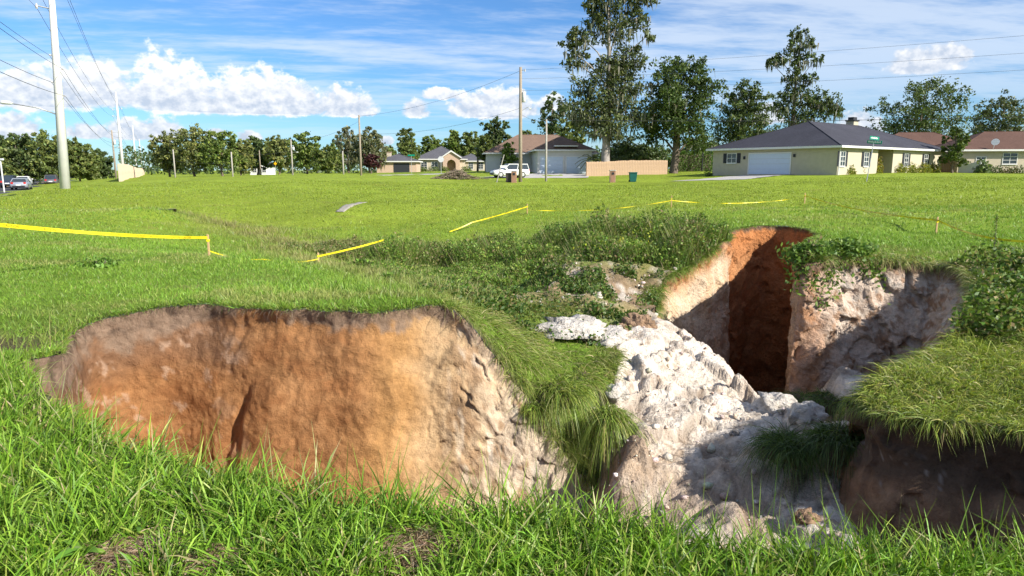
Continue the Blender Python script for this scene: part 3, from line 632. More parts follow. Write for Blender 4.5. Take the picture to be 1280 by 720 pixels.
cin += [(-4.3, 6.9, -2.6), (-3, 6, -3.2), (-1, 5.4, -3.3), (0.2, 5.2, -3.2), (0.3, 6.6, -3.2), (1.2, 4.5, -2.9), (2.6, 4.0, -2.5), (3.6, 3.8, -2.2), (-3, 8.2, -3.2), (-1, 8.0, -3.3), (0.5, 7.8, -3.1), (0.85, 7.55, -2.9), (0.75, 7.0, -3.1), (1.0, 7.9, -2.6), (5, 3.6, -2.3), (3.3, 5.6, -1.95), (4.6, 4.6, -2.1), (0.75, 6.4, -3.0),
        (4.3, 11.0, -2.6), (4.6, 10.2, -2.9), (4.4, 9.5, -2.4), (4.0, 12.4, -2.3), (3.5, 13.4, -2.1), (3.9, 14.6, -2.6), (5.2, 12.4, -3.9), (5.0, 14.5, -4.6), (6.6, 17, -5.2), (7.4, 20, -5.4), (6.0, 12.0, -2.9), (7.2, 11.6, -2.0), (6.0, 10.2, -1.9)]
fit_in = rbf_fit(cin, 0.3, 0.01)
def build_floor():
    xs = np.concatenate([np.arange(-6, 0.4, 0.12), np.arange(0.4, 4.9, 0.034), np.arange(4.9, 10, 0.09)])
    ys = np.concatenate([np.arange(2.0, 5.6, 0.12), np.arange(5.6, 13.2, 0.042), np.arange(13.2, 22, 0.16)])
    X, Y = np.meshgrid(xs, ys, indexing='ij'); x = X.ravel(); y = Y.ravel()
    z = rbf_eval(fit_in, x, y); ins = inside(x, y); d, k = rim_dist(x, y)
    und = (RSEC[k] == 'under') | (RSEC[k] == 'slide')
    zo = H(x, y, False)
    e = sst(d, 0.9, 0.0)
    z = np.where(und & ins, z * (1 - 0.55 * e) + (zo + 0.10) * 0.55 * e, z)
    # outside: dive under the turf
    z = np.where(~ins & (RSEC[k] == 'under'), np.minimum(z, zo + 0.12 - d * 0.5), np.where(~ins, np.minimum(z, zo - 0.25 - d), z))
    p = np.stack([x, y, z], -1)
    rockm = sst(x + 0.2 * fbm(p, 1.5, 3, 0.5, 70), 0.5, 1.0) * (1 - sst(y, 12.6, 14.0)) * (1 - sst(x, 4.6, 6.0) * 0.7)
    warp = p + 0.10 * np.stack([fbm(p, 1.3, 3, 0.5, 71), fbm(p, 1.3, 3, 0.5, 72), fbm(p, 1.3, 3, 0.5, 73)], -1)
    F1, F2, ID, TA = cells(warp, 0.95, 1, True); G1, G2, IE, TB = cells(warp, 2.6, 2, True); K1, K2, IK, TC = cells(warp, 7.0, 5, True)
    msk = sst(fbm(p, 0.8, 2, 0.5, 78), -0.25, 0.25)
    rel = TA * 0.22 - np.clip(0.035 - (F2 - F1), 0, 0.035) * 1.0 + TB * 0.055 * msk + TC * 0.035 * (0.3 + 0.7 * msk)
    rel = rel + fbm(p, 0.8, 3, 0.5, 74) * 0.13 + fbm(p, 5, 2, 0.5, 75) * 0.010 + ridged(p, 6.0, 3, 79) * 0.012 + fbm(p, 15, 2, 0.6, 80) * 0.016 - np.clip(ridged(p, 1.1, 3, 76) - 1.05, 0, 1) * 0.22
    edge = np.where(ins, sst(d, 0.0, 0.35), 0.15)
    z = z + rel * rockm * (0.25 + 0.75 * edge) + (1 - rockm) * fbm(p, 1.4, 4, 0.55, 77) * 0.12
    p = np.stack([x, y, z], -1)
    n1 = fbm(p, 0.9, 4, 0.6, 81); n2 = fbm(p, 3.0, 4, 0.65, 82); n3 = fbm(p, 9, 3, 0.6, 83)
    c = np.ones(p.shape) * np.array([0.69, 0.595, 0.485])
    c = lerp3(c, (0.76, 0.68, 0.58), sst(n1, -0.1, 0.35) * 0.8)
    c = lerp3(c, (0.50, 0.385, 0.275), sst(n2 + 0.5 * n1, 0.34, 0.66) * 0.6)
    c = lerp3(c, (0.42, 0.29, 0.18), np.exp(-(((x - 1.35) / 0.5) ** 2 + ((y - 7.55) / 0.55) ** 2)) * 0.95)
    c = lerp3(c, (0.45, 0.31, 0.20), sst(y + 0.5 * n1, 11.6, 12.4) * 0.8)
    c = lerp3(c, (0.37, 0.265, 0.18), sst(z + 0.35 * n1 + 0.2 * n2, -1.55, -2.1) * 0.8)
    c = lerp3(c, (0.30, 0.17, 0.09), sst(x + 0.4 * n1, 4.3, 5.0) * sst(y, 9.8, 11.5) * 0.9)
    c = lerp3(c, (0.40, 0.20, 0.09), (1 - sst(x, -0.6, 0.3)) * 0.9)
    c = lerp3(c, (0.25, 0.17, 0.11), sst(n3 + n2 * 0.6, 0.42, 0.7) * 0.55)
    c = lerp3(c, (0.20, 0.14, 0.10), np.clip(0.09 - (F2 - F1), 0, 0.09) * 5)
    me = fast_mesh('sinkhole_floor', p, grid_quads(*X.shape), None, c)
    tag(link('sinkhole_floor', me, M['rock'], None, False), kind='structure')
    return xs, ys, z.reshape(X.shape)
FX, FY, FZ = build_floor()
def floor_z(x, y):
    i = np.clip(np.searchsorted(FX, x), 0, len(FX) - 1); j = np.clip(np.searchsorted(FY, y), 0, len(FY) - 1); return FZ[i, j]

# ------------------------------------------------------------------ grass and weeds
def blades(pos, L, width, direc, bend, cols, segs=2, roll=None, curl=0.0):
    """grass blades: base points, length, half width, first direction (unit), gravity bend"""
    n = len(pos); L = np.broadcast_to(L, (n,)); width = np.broadcast_to(width, (n,)); bend = np.broadcast_to(bend, (n,))
    side = np.cross(direc, rng.normal(size=(n, 3))); side /= np.linalg.norm(side, axis=1, keepdims=True) + 1e-9
    ts = np.linspace(0, 1, segs + 1); V = []; C = []
    for i, t in enumerate(ts):
        c = pos + direc * (L * t)[:, None]; c[:, 2] -= bend * L * t * t
        w = width * (1 - 0.25 * t - 0.45 * t * t)
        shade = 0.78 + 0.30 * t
        if i < segs:
            V += [c - side * w[:, None], c + side * w[:, None]]; C += [cols * shade, cols * shade]
        else: V.append(c); C.append(cols * shade)
    k = 2 * segs + 1
    V = np.stack(V, 1).reshape(-1, 3); C = np.stack(C, 1).reshape(-1, 3); b = (np.arange(n) * k)[:, None]
    q = [b + np.array([[2 * i, 2 * i + 1, 2 * i + 3, 2 * i + 2]]) for i in range(segs - 1)]
    tr = b + np.array([[2 * segs - 2, 2 * segs - 1, 2 * segs]])
    return V, (np.concatenate(q) if q else None), tr, C
class Veg:
    def __init__(s): s.V = []; s.Q = []; s.T = []; s.C = []; s.n = 0
    def add(s, r):
        V, q, t, c = r; s.V.append(V); s.C.append(c)
        if q is not None: s.Q.append(q + s.n)
        if t is not None: s.T.append(t + s.n)
        s.n += len(V)
    def mesh(s, name):
        return fast_mesh(name, np.concatenate(s.V), np.concatenate(s.Q) if s.Q else None, np.concatenate(s.T) if s.T else None, np.concatenate(s.C))
def pal(n, colours, w, jit=0.18):
    c = np.array(colours)[rng.choice(len(colours), n, p=np.array(w) / sum(w))]
    return np.clip(c * (1 + rng.normal(size=(n, 1)) * jit) * (1 + rng.normal(size=(n, 3)) * 0.05), 0.005, 1)
def unit(v): return v / (np.linalg.norm(v, axis=1, keepdims=True) + 1e-9)
def in_view(x, y, m=0.4): return np.abs(x) < 0.80 * y + m
def scatter(x0, x1, y0, y1, dens):
    n = int((x1 - x0) * (y1 - y0) * dens); return rng.uniform(x0, x1, n), rng.uniform(y0, y1, n)
FRESH = [(0.185, 0.335, 0.03), (0.24, 0.39, 0.042), (0.125, 0.25, 0.022), (0.34, 0.42, 0.085), (0.48, 0.42, 0.21)]
LAWN = [(0.20, 0.345, 0.040), (0.245, 0.38, 0.05), (0.16, 0.29, 0.032), (0.34, 0.36, 0.11)]
bare = [(-0.42, 2.80, 0.13, 0.13), (-1.66, 2.74, 0.13, 0.10), (-1.27, 2.66, 0.06, 0.05), (1.63, 2.45, 0.12, 0.10)]

def tufts(v, cx, cy, per, rad, Lr, wd, seg, colours, w, flow=None, left_short=False, bend=(0.15, 0.85), flowk=0.0, up=1.0, zf=None, splay=0.55):
    """grass growing in tufts: every tuft has its own lean, length and tint"""
    n = len(cx); lean = rng.normal(size=(n, 2)) * 0.28; tl = rng.uniform(0.75, 1.25, n); tint = 1 + rng.normal(size=n) * 0.16
    p0 = np.stack([cx, cy, 0 * cx], -1); tl = tl * (1 + 0.5 * fbm(p0, 1.1, 3, 0.5, 91))
    i = np.repeat(np.arange(n), per); m = len(i); d = rng.normal(size=(m, 2)) * rad; x = cx[i] + d[:, 0]; y = cy[i] + d[:, 1]
    k = ~inside(x, y); i, d, x, y = i[k], d[k], x[k], y[k]; m = len(i)
    rd, ix = rim_dist(x, y); to = RIM[ix] - np.stack([x, y], -1); to /= np.linalg.norm(to, axis=1, keepdims=True) + 1e-6
    h = lean[i] + d / rad * splay * 0.5 + rng.normal(size=(m, 2)) * 0.32 + to * (sst(rd, 0.3, 0.0) * 0.35)[:, None]
    if flow is not None: h = h + flow[i] * flowk
    dr = unit(np.concatenate([h, np.full((m, 1), up)], 1)); L = rng.uniform(Lr[0], Lr[1], m) * tl[i]
    if left_short: L = L * (1 - 0.35 * sst(-x, 2.5, 4.5)) * (1 + 0.25 * sst(rd, 0.5, 0.0))
    if left_short:
        for bx_, by_, r1_, r2_ in bare: L = L * (1 - 0.62 * np.exp(-((x - bx_) / (1.25 * r1_)) ** 2 - ((y - by_ + 0.16) / (1.7 * r2_)) ** 2))
    c = pal(m, colours, w) * tint[i][:, None]; z = H(x, y) if zf is None else zf(x, y)
    v.add(blades(np.stack([x, y, z - 0.012], -1), L, wd * rng.uniform(0.6, 1.35, m), dr, rng.uniform(bend[0], bend[1], m), c, seg))

def foreground():
    v = Veg()
    for (y0, y1, dens, seg, wd) in [(1.7, 2.9, 520, 3, 0.0042), (2.9, 4.2, 400, 3, 0.0045), (4.2, 6.6, 230, 2, 0.0054)]:
        x, y = scatter(-7.6, 6.0, y0, y1, dens)
        k = in_view(x, y, 1.9) & ~((x > 3.0) & (y > 4.0)) & ~((y > 5.6) & (x > -4)); x, y = x[k], y[k]
        k = ~inside(x, y); x, y = x[k], y[k]; p = np.stack([x, y, 0 * x], -1)
        keep = rng.random(len(x)) < 0.72 + 0.6 * fbm(p, 1.8, 3, 0.6, 90)
        for cx, cy, rx, ry in bare: keep &= (((x - cx) / rx) ** 2 + ((y - cy) / ry) ** 2 > 1.0 + 0.6 * fbm(p, 9, 2, 0.5, 2)) | (rng.random(len(x)) < 0.06)
        x, y = x[keep], y[keep]; tufts(v, x, y, 14, 0.035, (0.10, 0.30), wd, seg, FRESH, [5, 4, 2.5, 1.2, 0.6], left_short=True)
    # tall seed stalks and long pale blades along the brink
    n = 420; t = rng.integers(first('near') + 30, last('left') - 10, n); b = RIM[t] - 0.02
    x, y = b[:, 0] + rng.normal(size=n) * 0.08, b[:, 1] - np.abs(rng.normal(size=n)) * 0.14
    k = ~inside(x, y); x, y = x[k], y[k]; n = len(x)
    v.add(blades(np.stack([x, y, H(x, y)], -1), rng.uniform(0.28, 0.5, n), 0.0028, unit(np.stack([rng.normal(size=n) * 0.35, rng.normal(size=n) * 0.3 + 0.15, np.ones(n)], -1)), rng.uniform(0, 0.3, n), pal(n, [(0.20, 0.28, 0.04), (0.40, 0.38, 0.16), (0.15, 0.24, 0.03)], [3, 1, 2]), 3))
    tag(link('grass', v.mesh('foreground_grass'), M['grass']), 'long fresh green grass at the brink in front of the orange wall', 'grass', kind='stuff')
    # dead thatch on the bare patches
    v = Veg()
    for cx, cy, rx, ry in bare[:3]:
        n = 1500; x = cx + rng.normal(size=n) * rx * 0.6; y = cy + rng.normal(size=n) * ry * 0.6; a = rng.uniform(0, 6.28, n)
        v.add(blades(np.stack([x, y, H(x, y) + rng.uniform(0, 0.035, n)], -1), rng.uniform(0.05, 0.16, n), 0.0022, unit(np.stack([np.cos(a), np.sin(a), rng.uniform(-0.05, 0.35, n)], -1)), 0.25, pal(n, [(0.42, 0.30, 0.19), (0.28, 0.19, 0.11), (0.5, 0.4, 0.27)], [3, 2, 1]), 2))
    tag(link('thatch', v.mesh('thatch'), M['grass']), 'dry brown thatch on bare patches in the foreground grass', 'dead grass', kind='stuff')
    # a few broad-leaved weeds
    v = Veg()
    for (px, py, s) in [(175, 655, 1), (70, 650, 1), (105, 690, 1.2), (60, 600, 0.8), (18, 560, 0.9), (640, 690, 0.8), (330, 705, 0.9)]:
        a, b, c = px_dir(px, py); t = (EYE - 0.08) / -c; x0, y0 = a * t, b * t
        n = 9; an = rng.uniform(0, 6.28, n)
        v.add(blades(np.repeat([[x0, y0, float(H(np.array([x0]), np.array([y0]))[0]) + 0.02]], n, 0), rng.uniform(0.10, 0.19, n) * s, 0.016 * s, unit(np.stack([np.cos(an), np.sin(an), rng.uniform(0.5, 1.1, n)], -1)), 0.5, pal(n, [(0.12, 0.24, 0.03), (0.17, 0.30, 0.04)], [1, 1]), 3))
    tag(link('broadleaf_weeds', v.mesh('broadleaf_weeds'), M['weed']), 'broad leaved weeds scattered in the foreground grass', 'weeds', kind='stuff')
foreground()

BX = [(-5.6, 24.4, 2.6, 1.5, 0.35), (-4.0, 23.0, 2.2, 1.6, 0.5), (-3.5, 20.9, 1.2, 1.0, 0.85), (-2.4, 22.0, 1.9, 1.6, 0.7), (-0.6, 21.3, 1.9, 1.6, 0.8), (1.0, 20.6, 2.0, 1.7, 0.85), (2.4, 19.6, 1.9, 1.7, 0.9), (3.8, 18.6, 1.5, 1.6, 0.9), (4.6, 17.4, 0.9, 1.3, 0.75), (-1.4, 19.4, 1.9, 1.3, 0.35), (0.6, 18.0, 2.0, 1.1, 0.42), (2.6, 17.0, 1.7, 1.0, 0.6), (4.0, 16.4, 1.0, 0.8, 0.6), (-0.9, 17.2, 1.7, 1.1, 0.22), (0.1, 15.2, 1.5, 1.1, 0.18), (-3.6, 18.6, 1.3, 1.2, 0.30), (-2.4, 16.4, 1.2, 1.2, 0.28), (-1.5, 14.4, 1.1, 1.1, 0.26), (-0.9, 12.8, 0.9, 0.9, 0.22)]
def brush(x, y):
    """height of the thicket in the swale"""
    h = np.zeros_like(x)
    for cx, cy, rx, ry, hh in BX: h = np.maximum(h, hh * np.clip(1 - ((x - cx) / rx) ** 2 - ((y - cy) / ry) ** 2, 0, 1) ** 0.6)
    return h * 0.85
def lawns():
    v = Veg()
    for (x0, x1, y0, y1, dens, wd, L0) in [(-12, -0.2, 8.2, 12.5, 1200, 0.0045, 0.085), (-9, -4.3, 5.6, 8.2, 2200, 0.0042, 0.11), (-17, 1.5, 12.5, 20, 470, 0.0065, 0.10), (5, 15.5, 12.4, 19, 520, 0.0065, 0.11), (-25, 24, 19, 30, 140, 0.010, 0.12), (-4.0, 1.0, 8.3, 12.5, 500, 0.005, 0.16)]:
        x, y = scatter(x0, x1, y0, y1, dens); k = in_view(x, y, 2.0) & ~inside(x, y); x, y = x[k], y[k]
        p = np.stack([x, y, 0 * x], -1); bh = brush(x, y)
        kk = (bh < 0.25) & (np.exp(-(((x + 5.3) / 0.8) ** 2 + ((y - 6.9) / 0.9) ** 2)) < rng.uniform(0.25, 1.0, len(x))) & ~((x > -0.3) & (x < 5) & (y < 16)) & (rng.random(len(x)) < 0.75 + 0.5 * fbm(p, 0.7, 3, 0.6, 95)); x, y, p = x[kk], y[kk], p[kk]; n = len(x)
        a = rng.uniform(0, 6.28, n); tl = rng.uniform(0.1, 0.8, n)
        dry = np.maximum(swale_dry(x, y), 0.9 * edge_dry(x, y)) * sst(fbm(p, 0.7, 3, 0.6, 9), -0.5, 0.1); lng = 1 + 2.2 * dry
        c = pal(n, LAWN, [4, 4, 2, 0.8]); c = c * (1 - 0.75 * dry[:, None]) + np.array([0.34, 0.27, 0.13]) * 0.75 * dry[:, None]
        wpt = (sst(fbm(p, 0.45, 4, 0.6, 140), 0.12, 0.5) * 0.6)[:, None]; c = c * (1 - wpt) + np.array([0.40, 0.37, 0.14]) * wpt * rng.uniform(0.7, 1.2, (n, 1))
        c *= (1 + 0.22 * fbm(p, 0.5, 3, 0.5, 96))[:, None]
        v.add(blades(np.stack([x, y, H(x, y) - 0.01], -1), L0 * rng.uniform(0.5, 1.4, n) * lng, wd * rng.uniform(0.6, 1.3, n), unit(np.stack([np.cos(a) * tl, np.sin(a) * tl, np.ones(n)], -1)), rng.uniform(0.1, 0.5, n), c, 2))
    tag(link('grass', v.mesh('lawn_grass'), M['grass']), 'mown lawn grass around the sinkhole and along the swale', 'grass', kind='stuff')
    v = Veg()
    x, y = scatter(-45, 45, 30, 62, 34); k = in_view(x, y, 1) & (road_off(x, y) < 1.0); x, y = x[k], y[k]; n = len(x)
    a = rng.uniform(0, 6.28, n); tl = rng.uniform(0.1, 0.9, n); p = np.stack([x, y, 0 * x], -1)
    c = pal(n, [(0.255, 0.335, 0.036), (0.30, 0.36, 0.042), (0.20, 0.295, 0.03)], [4, 3, 2]) * (1 + 0.2 * fbm(p, 0.15, 3, 0.5, 97))[:, None]
    v.add(blades(np.stack([x, y, H(x, y) - 0.02], -1), rng.uniform(0.08, 0.17, n), 0.022, unit(np.stack([np.cos(a) * tl, np.sin(a) * tl, np.ones(n)], -1)), 0.2, c, 1))
    tag(link('grass', v.mesh('field_grass'), M['grass']), 'yellow green field grass between the swale and the houses', 'grass', kind='stuff')
lawns()

def leaves(c, size, cols, flat=0.0, droop=None):
    """small pointed leaf faces at given centres"""
    n = len(c); size = np.broadcast_to(size, (n,))
    a = unit(rng.normal(size=(n, 3))); 
    if flat: a[:, 2] *= 1 - flat; a = unit(a)
    b = unit(np.cross(a, rng.normal(size=(n, 3)))); a = a * size[:, None] * 0.62; b = b * size[:, None] * 0.34
    V = np.stack([c - a, c + b - a * 0.1, c + a, c - b - a * 0.1], 1).reshape(-1, 3)
    return V, (np.arange(n) * 4)[:, None] + np.arange(4)[None], None, np.repeat(cols, 4, 0)

def thicket():
    v = Veg(); x, y = scatter(-9.5, 6.0, 11.5, 25, 1300); k = ~inside(x, y); x, y = x[k], y[k]
    p = np.stack([x, y, 0 * x], -1); bh = brush(x + fbm(p, 0.9, 2, 0.5, 3) * 0.5, y + fbm(p, 0.9, 2, 0.5, 5) * 0.5) * (1 + 0.85 * fbm(p, 1.1, 3, 0.6, 99))
    cov = (bh > 0.10) & (rng.random(len(x)) < 0.55 + 0.8 * bh + 0.5 * fbm(p, 1.0, 3, 0.6, 6)); x, y, bh, p = x[cov], y[cov], bh[cov], p[cov]; n = len(x)
    z = H(x, y) + bh * (1 - rng.random(n) ** 2.2)
    left_ = sst(-x, 3.8, 6.5); green = pal(n, [(0.10, 0.19, 0.03), (0.15, 0.26, 0.038), (0.22, 0.32, 0.055), (0.33, 0.36, 0.09)], [3, 4, 3, 1.2]) * (1 + 0.4 * fbm(p, 0.8, 3, 0.5, 14))[:, None]
    drab = pal(n, [(0.22, 0.21, 0.08), (0.36, 0.28, 0.15), (0.12, 0.17, 0.04)], [3, 2, 3]); mixm = (rng.random(n) < left_ * 0.75 + 0.10 + 0.55 * sst(fbm(p, 0.55, 3, 0.5, 15), 0.1, 0.4))[:, None]
    v.add(leaves(np.stack([x, y, z], -1), rng.uniform(0.035, 0.085, n), np.where(mixm, drab, green)))
    k2 = rng.random(n) < 0.42; m = k2.sum(); a = rng.uniform(0, 6.28, m); 
    v.add(blades(np.stack([x[k2], y[k2], H(x[k2], y[k2])], -1), bh[k2] * rng.uniform(0.8, 1.7, m) + 0.1, 0.007, unit(np.stack([np.cos(a) * 0.4, np.sin(a) * 0.4, np.ones(m)], -1)), 0.2, pal(m, [(0.20, 0.28, 0.05), (0.40, 0.34, 0.17), (0.13, 0.21, 0.04)], [3, 2, 3]), 2))
    # yellow flowers on the right of the thicket
    n = 260; x = rng.normal(3.2, 1.1, n); y = rng.normal(17.4, 0.7, n); bh = brush(x, y); k = bh > 0.3; x, y, bh = x[k], y[k], bh[k]
    v.add(leaves(np.stack([x, y, H(x, y) + bh * rng.uniform(0.8, 1.1, len(x))], -1), 0.07, pal(len(x), [(0.42, 0.45, 0.04)], [1])))
    tag(link('thicket', v.mesh('thicket'), M['weed']), 'tangled green weeds and brush filling the swale', 'weeds', kind='stuff')
    # patchy creeping weeds over the slumped terrace
    v = Veg(); x, y = scatter(-1.5, 4.8, 10.2, 16.4, 2600); k = ~inside(x, y); x, y = x[k], y[k]; p = np.stack([x, y, 0 * x], -1)
    f = fbm(p, 0.9, 4, 0.6, 110); k = rng.random(len(x)) < sst(f, 0.02 + 0.14 * sst(x, 0.3, 3.0), 0.5) * 0.95 + 0.05 * (x < 2); x, y = x[k], y[k]; n = len(x); p = p[k]
    v.add(leaves(np.stack([x, y, H(x, y) + rng.uniform(0.0, 0.20, n)], -1), rng.uniform(0.035, 0.08, n), pal(n, [(0.06, 0.12, 0.02), (0.10, 0.16, 0.03), (0.22, 0.19, 0.08), (0.15, 0.19, 0.04)], [4, 3, 1.2, 2])))
    k2 = rng.random(n) < 0.35; m = k2.sum(); a = rng.uniform(3.6, 5.9, m)
    v.add(blades(np.stack([x[k2], y[k2], H(x[k2], y[k2])], -1), rng.uniform(0.12, 0.34, m), 0.004, unit(np.stack([np.cos(a), np.sin(a), 0.7 + 0 * a], -1)), 0.8, pal(m, [(0.20, 0.24, 0.05), (0.36, 0.30, 0.15), (0.12, 0.18, 0.03)], [3, 3, 2]), 2))
    tag(link('creeping_weeds', v.mesh('creeping_weeds'), M['weed']), 'patchy creeping weeds over the slumped earth behind the white rock', 'weeds', kind='stuff')
thicket()

def fringe(name, label, i0, i1, n, L, back, fall, colours, w, width=0.004, seg=3, out=0.9, up=0.6, spread=0.12, lat=0.35):
    """long grass on the turf edge that bends over into the hole"""
    v = Veg(); t = rng.integers(i0, i1, n) % len(RIM); nxt = (t + 2) % len(RIM); tg = unit(RIM[nxt] - RIM[t - 2]); nm = np.stack([-tg[:, 1], tg[:, 0]], -1) * (1 if CCW else -1)
    b = RIM[t] - nm * (rng.random(n) ** 1.3 * back)[:, None] + rng.normal(size=(n, 2)) * 0.02
    dr = unit(np.concatenate([nm * out + rng.normal(size=(n, 2)) * lat, np.full((n, 1), up) + rng.normal(size=(n, 1)) * spread], 1))
    v.add(blades(np.concatenate([b, (H(b[:, 0], b[:, 1]) - 0.015)[:, None]], 1), rng.uniform(L[0], L[1], n), width * rng.uniform(0.6, 1.3, n), dr, rng.uniform(fall[0], fall[1], n), pal(n, colours, w), seg))
    return tag(link(name, v.mesh(name), M['grass']), label, 'grass', kind='stuff')
STRAW = [(0.50, 0.44, 0.22), (0.38, 0.38, 0.14), (0.24, 0.31, 0.06), (0.15, 0.24, 0.035)]
rs = lambda s_: (first(s_), last(s_))
fringe('edge_roots', 'short dry roots and stubble hanging from the lip of the orange wall', first('left') + 20, last('orange'), 900, (0.04, 0.17), 0.06, (0.5, 1.3), [(0.22, 0.17, 0.12), (0.36, 0.28, 0.18), (0.14, 0.10, 0.07), (0.2, 0.24, 0.06)], [3, 2, 3, 2], 0.0022, 3, 0.8, 0.25)
fringe('overhanging_grass', 'short green grass along the brink above the orange wall', first('left') + 20, last('slide') - 40, 5200, (0.06, 0.16), 0.16, (0.15, 0.8), LAWN, [3, 3, 2, 1.5], 0.004, 2, 0.35, 0.8)
i0c, i1c = first('cliff'), last('cliff')
fringe('overhanging_grass', 'straw coloured long grass bending over the cliff on the right', i0c + 10, i0c + int((i1c - i0c) * 0.62), 8500, (0.15, 0.42), 0.7, (0.45, 1.2), STRAW, [3, 3, 3, 2], 0.0055, 3, 0.9, 0.7)
fringe('overhanging_grass', 'short grass on the rim of the round shaft opening', first('shaft') + 30, last('shaft'), 4200, (0.08, 0.22), 0.3, (0.3, 0.9), LAWN, [3, 3, 2, 1], 0.005, 2)

def bank_and_block():
    v = Veg(); x, y = scatter(3.0, 9.0, 4.4, 10.2, 260); k = in_view(x, y, 2.0) & ~inside(x, y) & (y > 4.6); x, y = x[k], y[k]
    d, ix = rim_dist(x, y); k = (y < 8.9 + 0.25 * (x - 5)); x, y, d, ix = x[k], y[k], d[k], ix[k]; n = len(x); p = np.stack([x, y, 0 * x], -1)
    a = 3.9 + fbm(p, 0.7, 2, 0.5, 120) * 1.5
    tufts(v, x, y, 12, 0.05, (0.16, 0.38), 0.0042, 3, [(0.25, 0.32, 0.045), (0.33, 0.37, 0.07), (0.17, 0.24, 0.035), (0.46, 0.41, 0.17)], [4, 3, 2.5, 1.2], np.stack([np.cos(a), np.sin(a)], -1), bend=(0.35, 1.0), flowk=0.8, up=0.7)
    tag(link('grass', v.mesh('block_grass'), M['grass']), 'long yellow green grass on the undercut block on the right', 'grass', kind='stuff')
    fringe('overhanging_grass', 'long grass hanging over the dark soil of the undercut block', first('cliff') + int((last('cliff') - first('cliff')) * 0.88), last('block') - 20, 3600, (0.12, 0.27), 0.25, (0.4, 1.1), [(0.18, 0.23, 0.035), (0.12, 0.17, 0.03), (0.34, 0.30, 0.12)], [3, 3, 1], 0.004, 3, 0.7, 0.5)
    v = Veg(); x, y = scatter(5.6, 12.5, 8.0, 13.2, 2600); k = in_view(x, y, 1.8) & ~inside(x, y) & (y > 8.4 + 0.2 * (x - 5)); x, y = x[k], y[k]; d, ix = rim_dist(x, y); p = np.stack([x, y, 0 * x], -1)
    k = rng.random(len(x)) < 0.5 + fbm(p, 1.0, 3, 0.6, 125); x, y, p, d = x[k], y[k], p[k], d[k]; n = len(x)
    h = 0.35 * (1 + 0.7 * fbm(p, 1.4, 3, 0.5, 126))
    v.add(leaves(np.stack([x, y, H(x, y) + h * rng.random(n)], -1), rng.uniform(0.04, 0.09, n), pal(n, [(0.08, 0.145, 0.024), (0.12, 0.19, 0.03), (0.18, 0.24, 0.045), (0.34, 0.29, 0.13)], [4, 4, 2, 1.5])))
    m = n // 3; a = rng.uniform(3, 6.2, m)
    v.add(blades(np.stack([x[:m], y[:m], H(x[:m], y[:m])], -1), rng.uniform(0.25, 0.6, m), 0.005, unit(np.stack([np.cos(a) * 0.7, np.sin(a) * 0.7, 0.8 + 0 * a], -1)), rng.uniform(0.3, 0.9, m), pal(m, [(0.14, 0.20, 0.03), (0.32, 0.28, 0.11), (0.09, 0.14, 0.02)], [3, 2, 3]), 3))
    # creeper that spills from the corner between the shaft and the cliff
    c0 = (first('cliff') + 4); t = rng.integers(c0 - 14, c0 + 34, 2600) % len(RIM); tg = unit(RIM[(t + 2) % len(RIM)] - RIM[t - 2]); nm = np.stack([-tg[:, 1], tg[:, 0]], -1) * (1 if CCW else -1)
    n = len(t); f = rng.random(n) ** 1.2; dn = 0.55 + 0.45 * np.sin(t * 0.21)
    pt = np.concatenate([RIM[t] + nm * (rng.uniform(0.0, 0.30, n) - 0.35 * (1 - f))[:, None] + rng.normal(size=(n, 2)) * 0.10, (H(RIM[t, 0], RIM[t, 1]) + 0.28 - f * 1.15 * dn + rng.normal(size=n) * 0.06)[:, None]], 1)
    v.add(leaves(pt, rng.uniform(0.05, 0.10, n), pal(n, [(0.09, 0.17, 0.026), (0.13, 0.22, 0.032), (0.18, 0.27, 0.045)], [4, 4, 2])))
    tag(link('bank_weeds', v.mesh('bank_weeds'), M['weed']), 'dark green weeds on the right bank and spilling over the cliff corner', 'weeds', kind='stuff')
bank_and_block()

SLG = [(0.23, 0.30, 0.05), (0.30, 0.345, 0.075), (0.15, 0.22, 0.035), (0.46, 0.39, 0.19)]
def slump():
    v = Veg(); x, y = scatter(-1.6, 1.7, 7.2, 13.0, 150)
    p = np.stack([x, y, 0 * x], -1); edge = 0.45 + 0.42 * np.clip((10.6 - y) / 3, 0, 1)
    k = ~inside(x, y) & (x > -0.9 - 0.25 * (y - 8.4)) & (x < 1.45 - 0.12 * (y - 9)) & (rng.random(len(x)) < 0.7 + 0.8 * fbm(p, 1.2, 3, 0.6, 130)); x, y, p = x[k], y[k], p[k]; n = len(x)
    a = -0.85 + fbm(p, 0.8, 2, 0.5, 131) * 1.5
    tufts(v, x, y, 12, 0.06, (0.10, 0.36), 0.0042, 3, SLG, [4, 4, 2.5, 2.4], np.stack([np.cos(a), np.sin(a)], -1), bend=(0.4, 1.1), flowk=0.95, up=0.55)
    tag(link('grass', v.mesh('slumped_grass'), M['grass']), 'long combed over grass on the slumped turf beside the white rock', 'grass', kind='stuff')
slump()

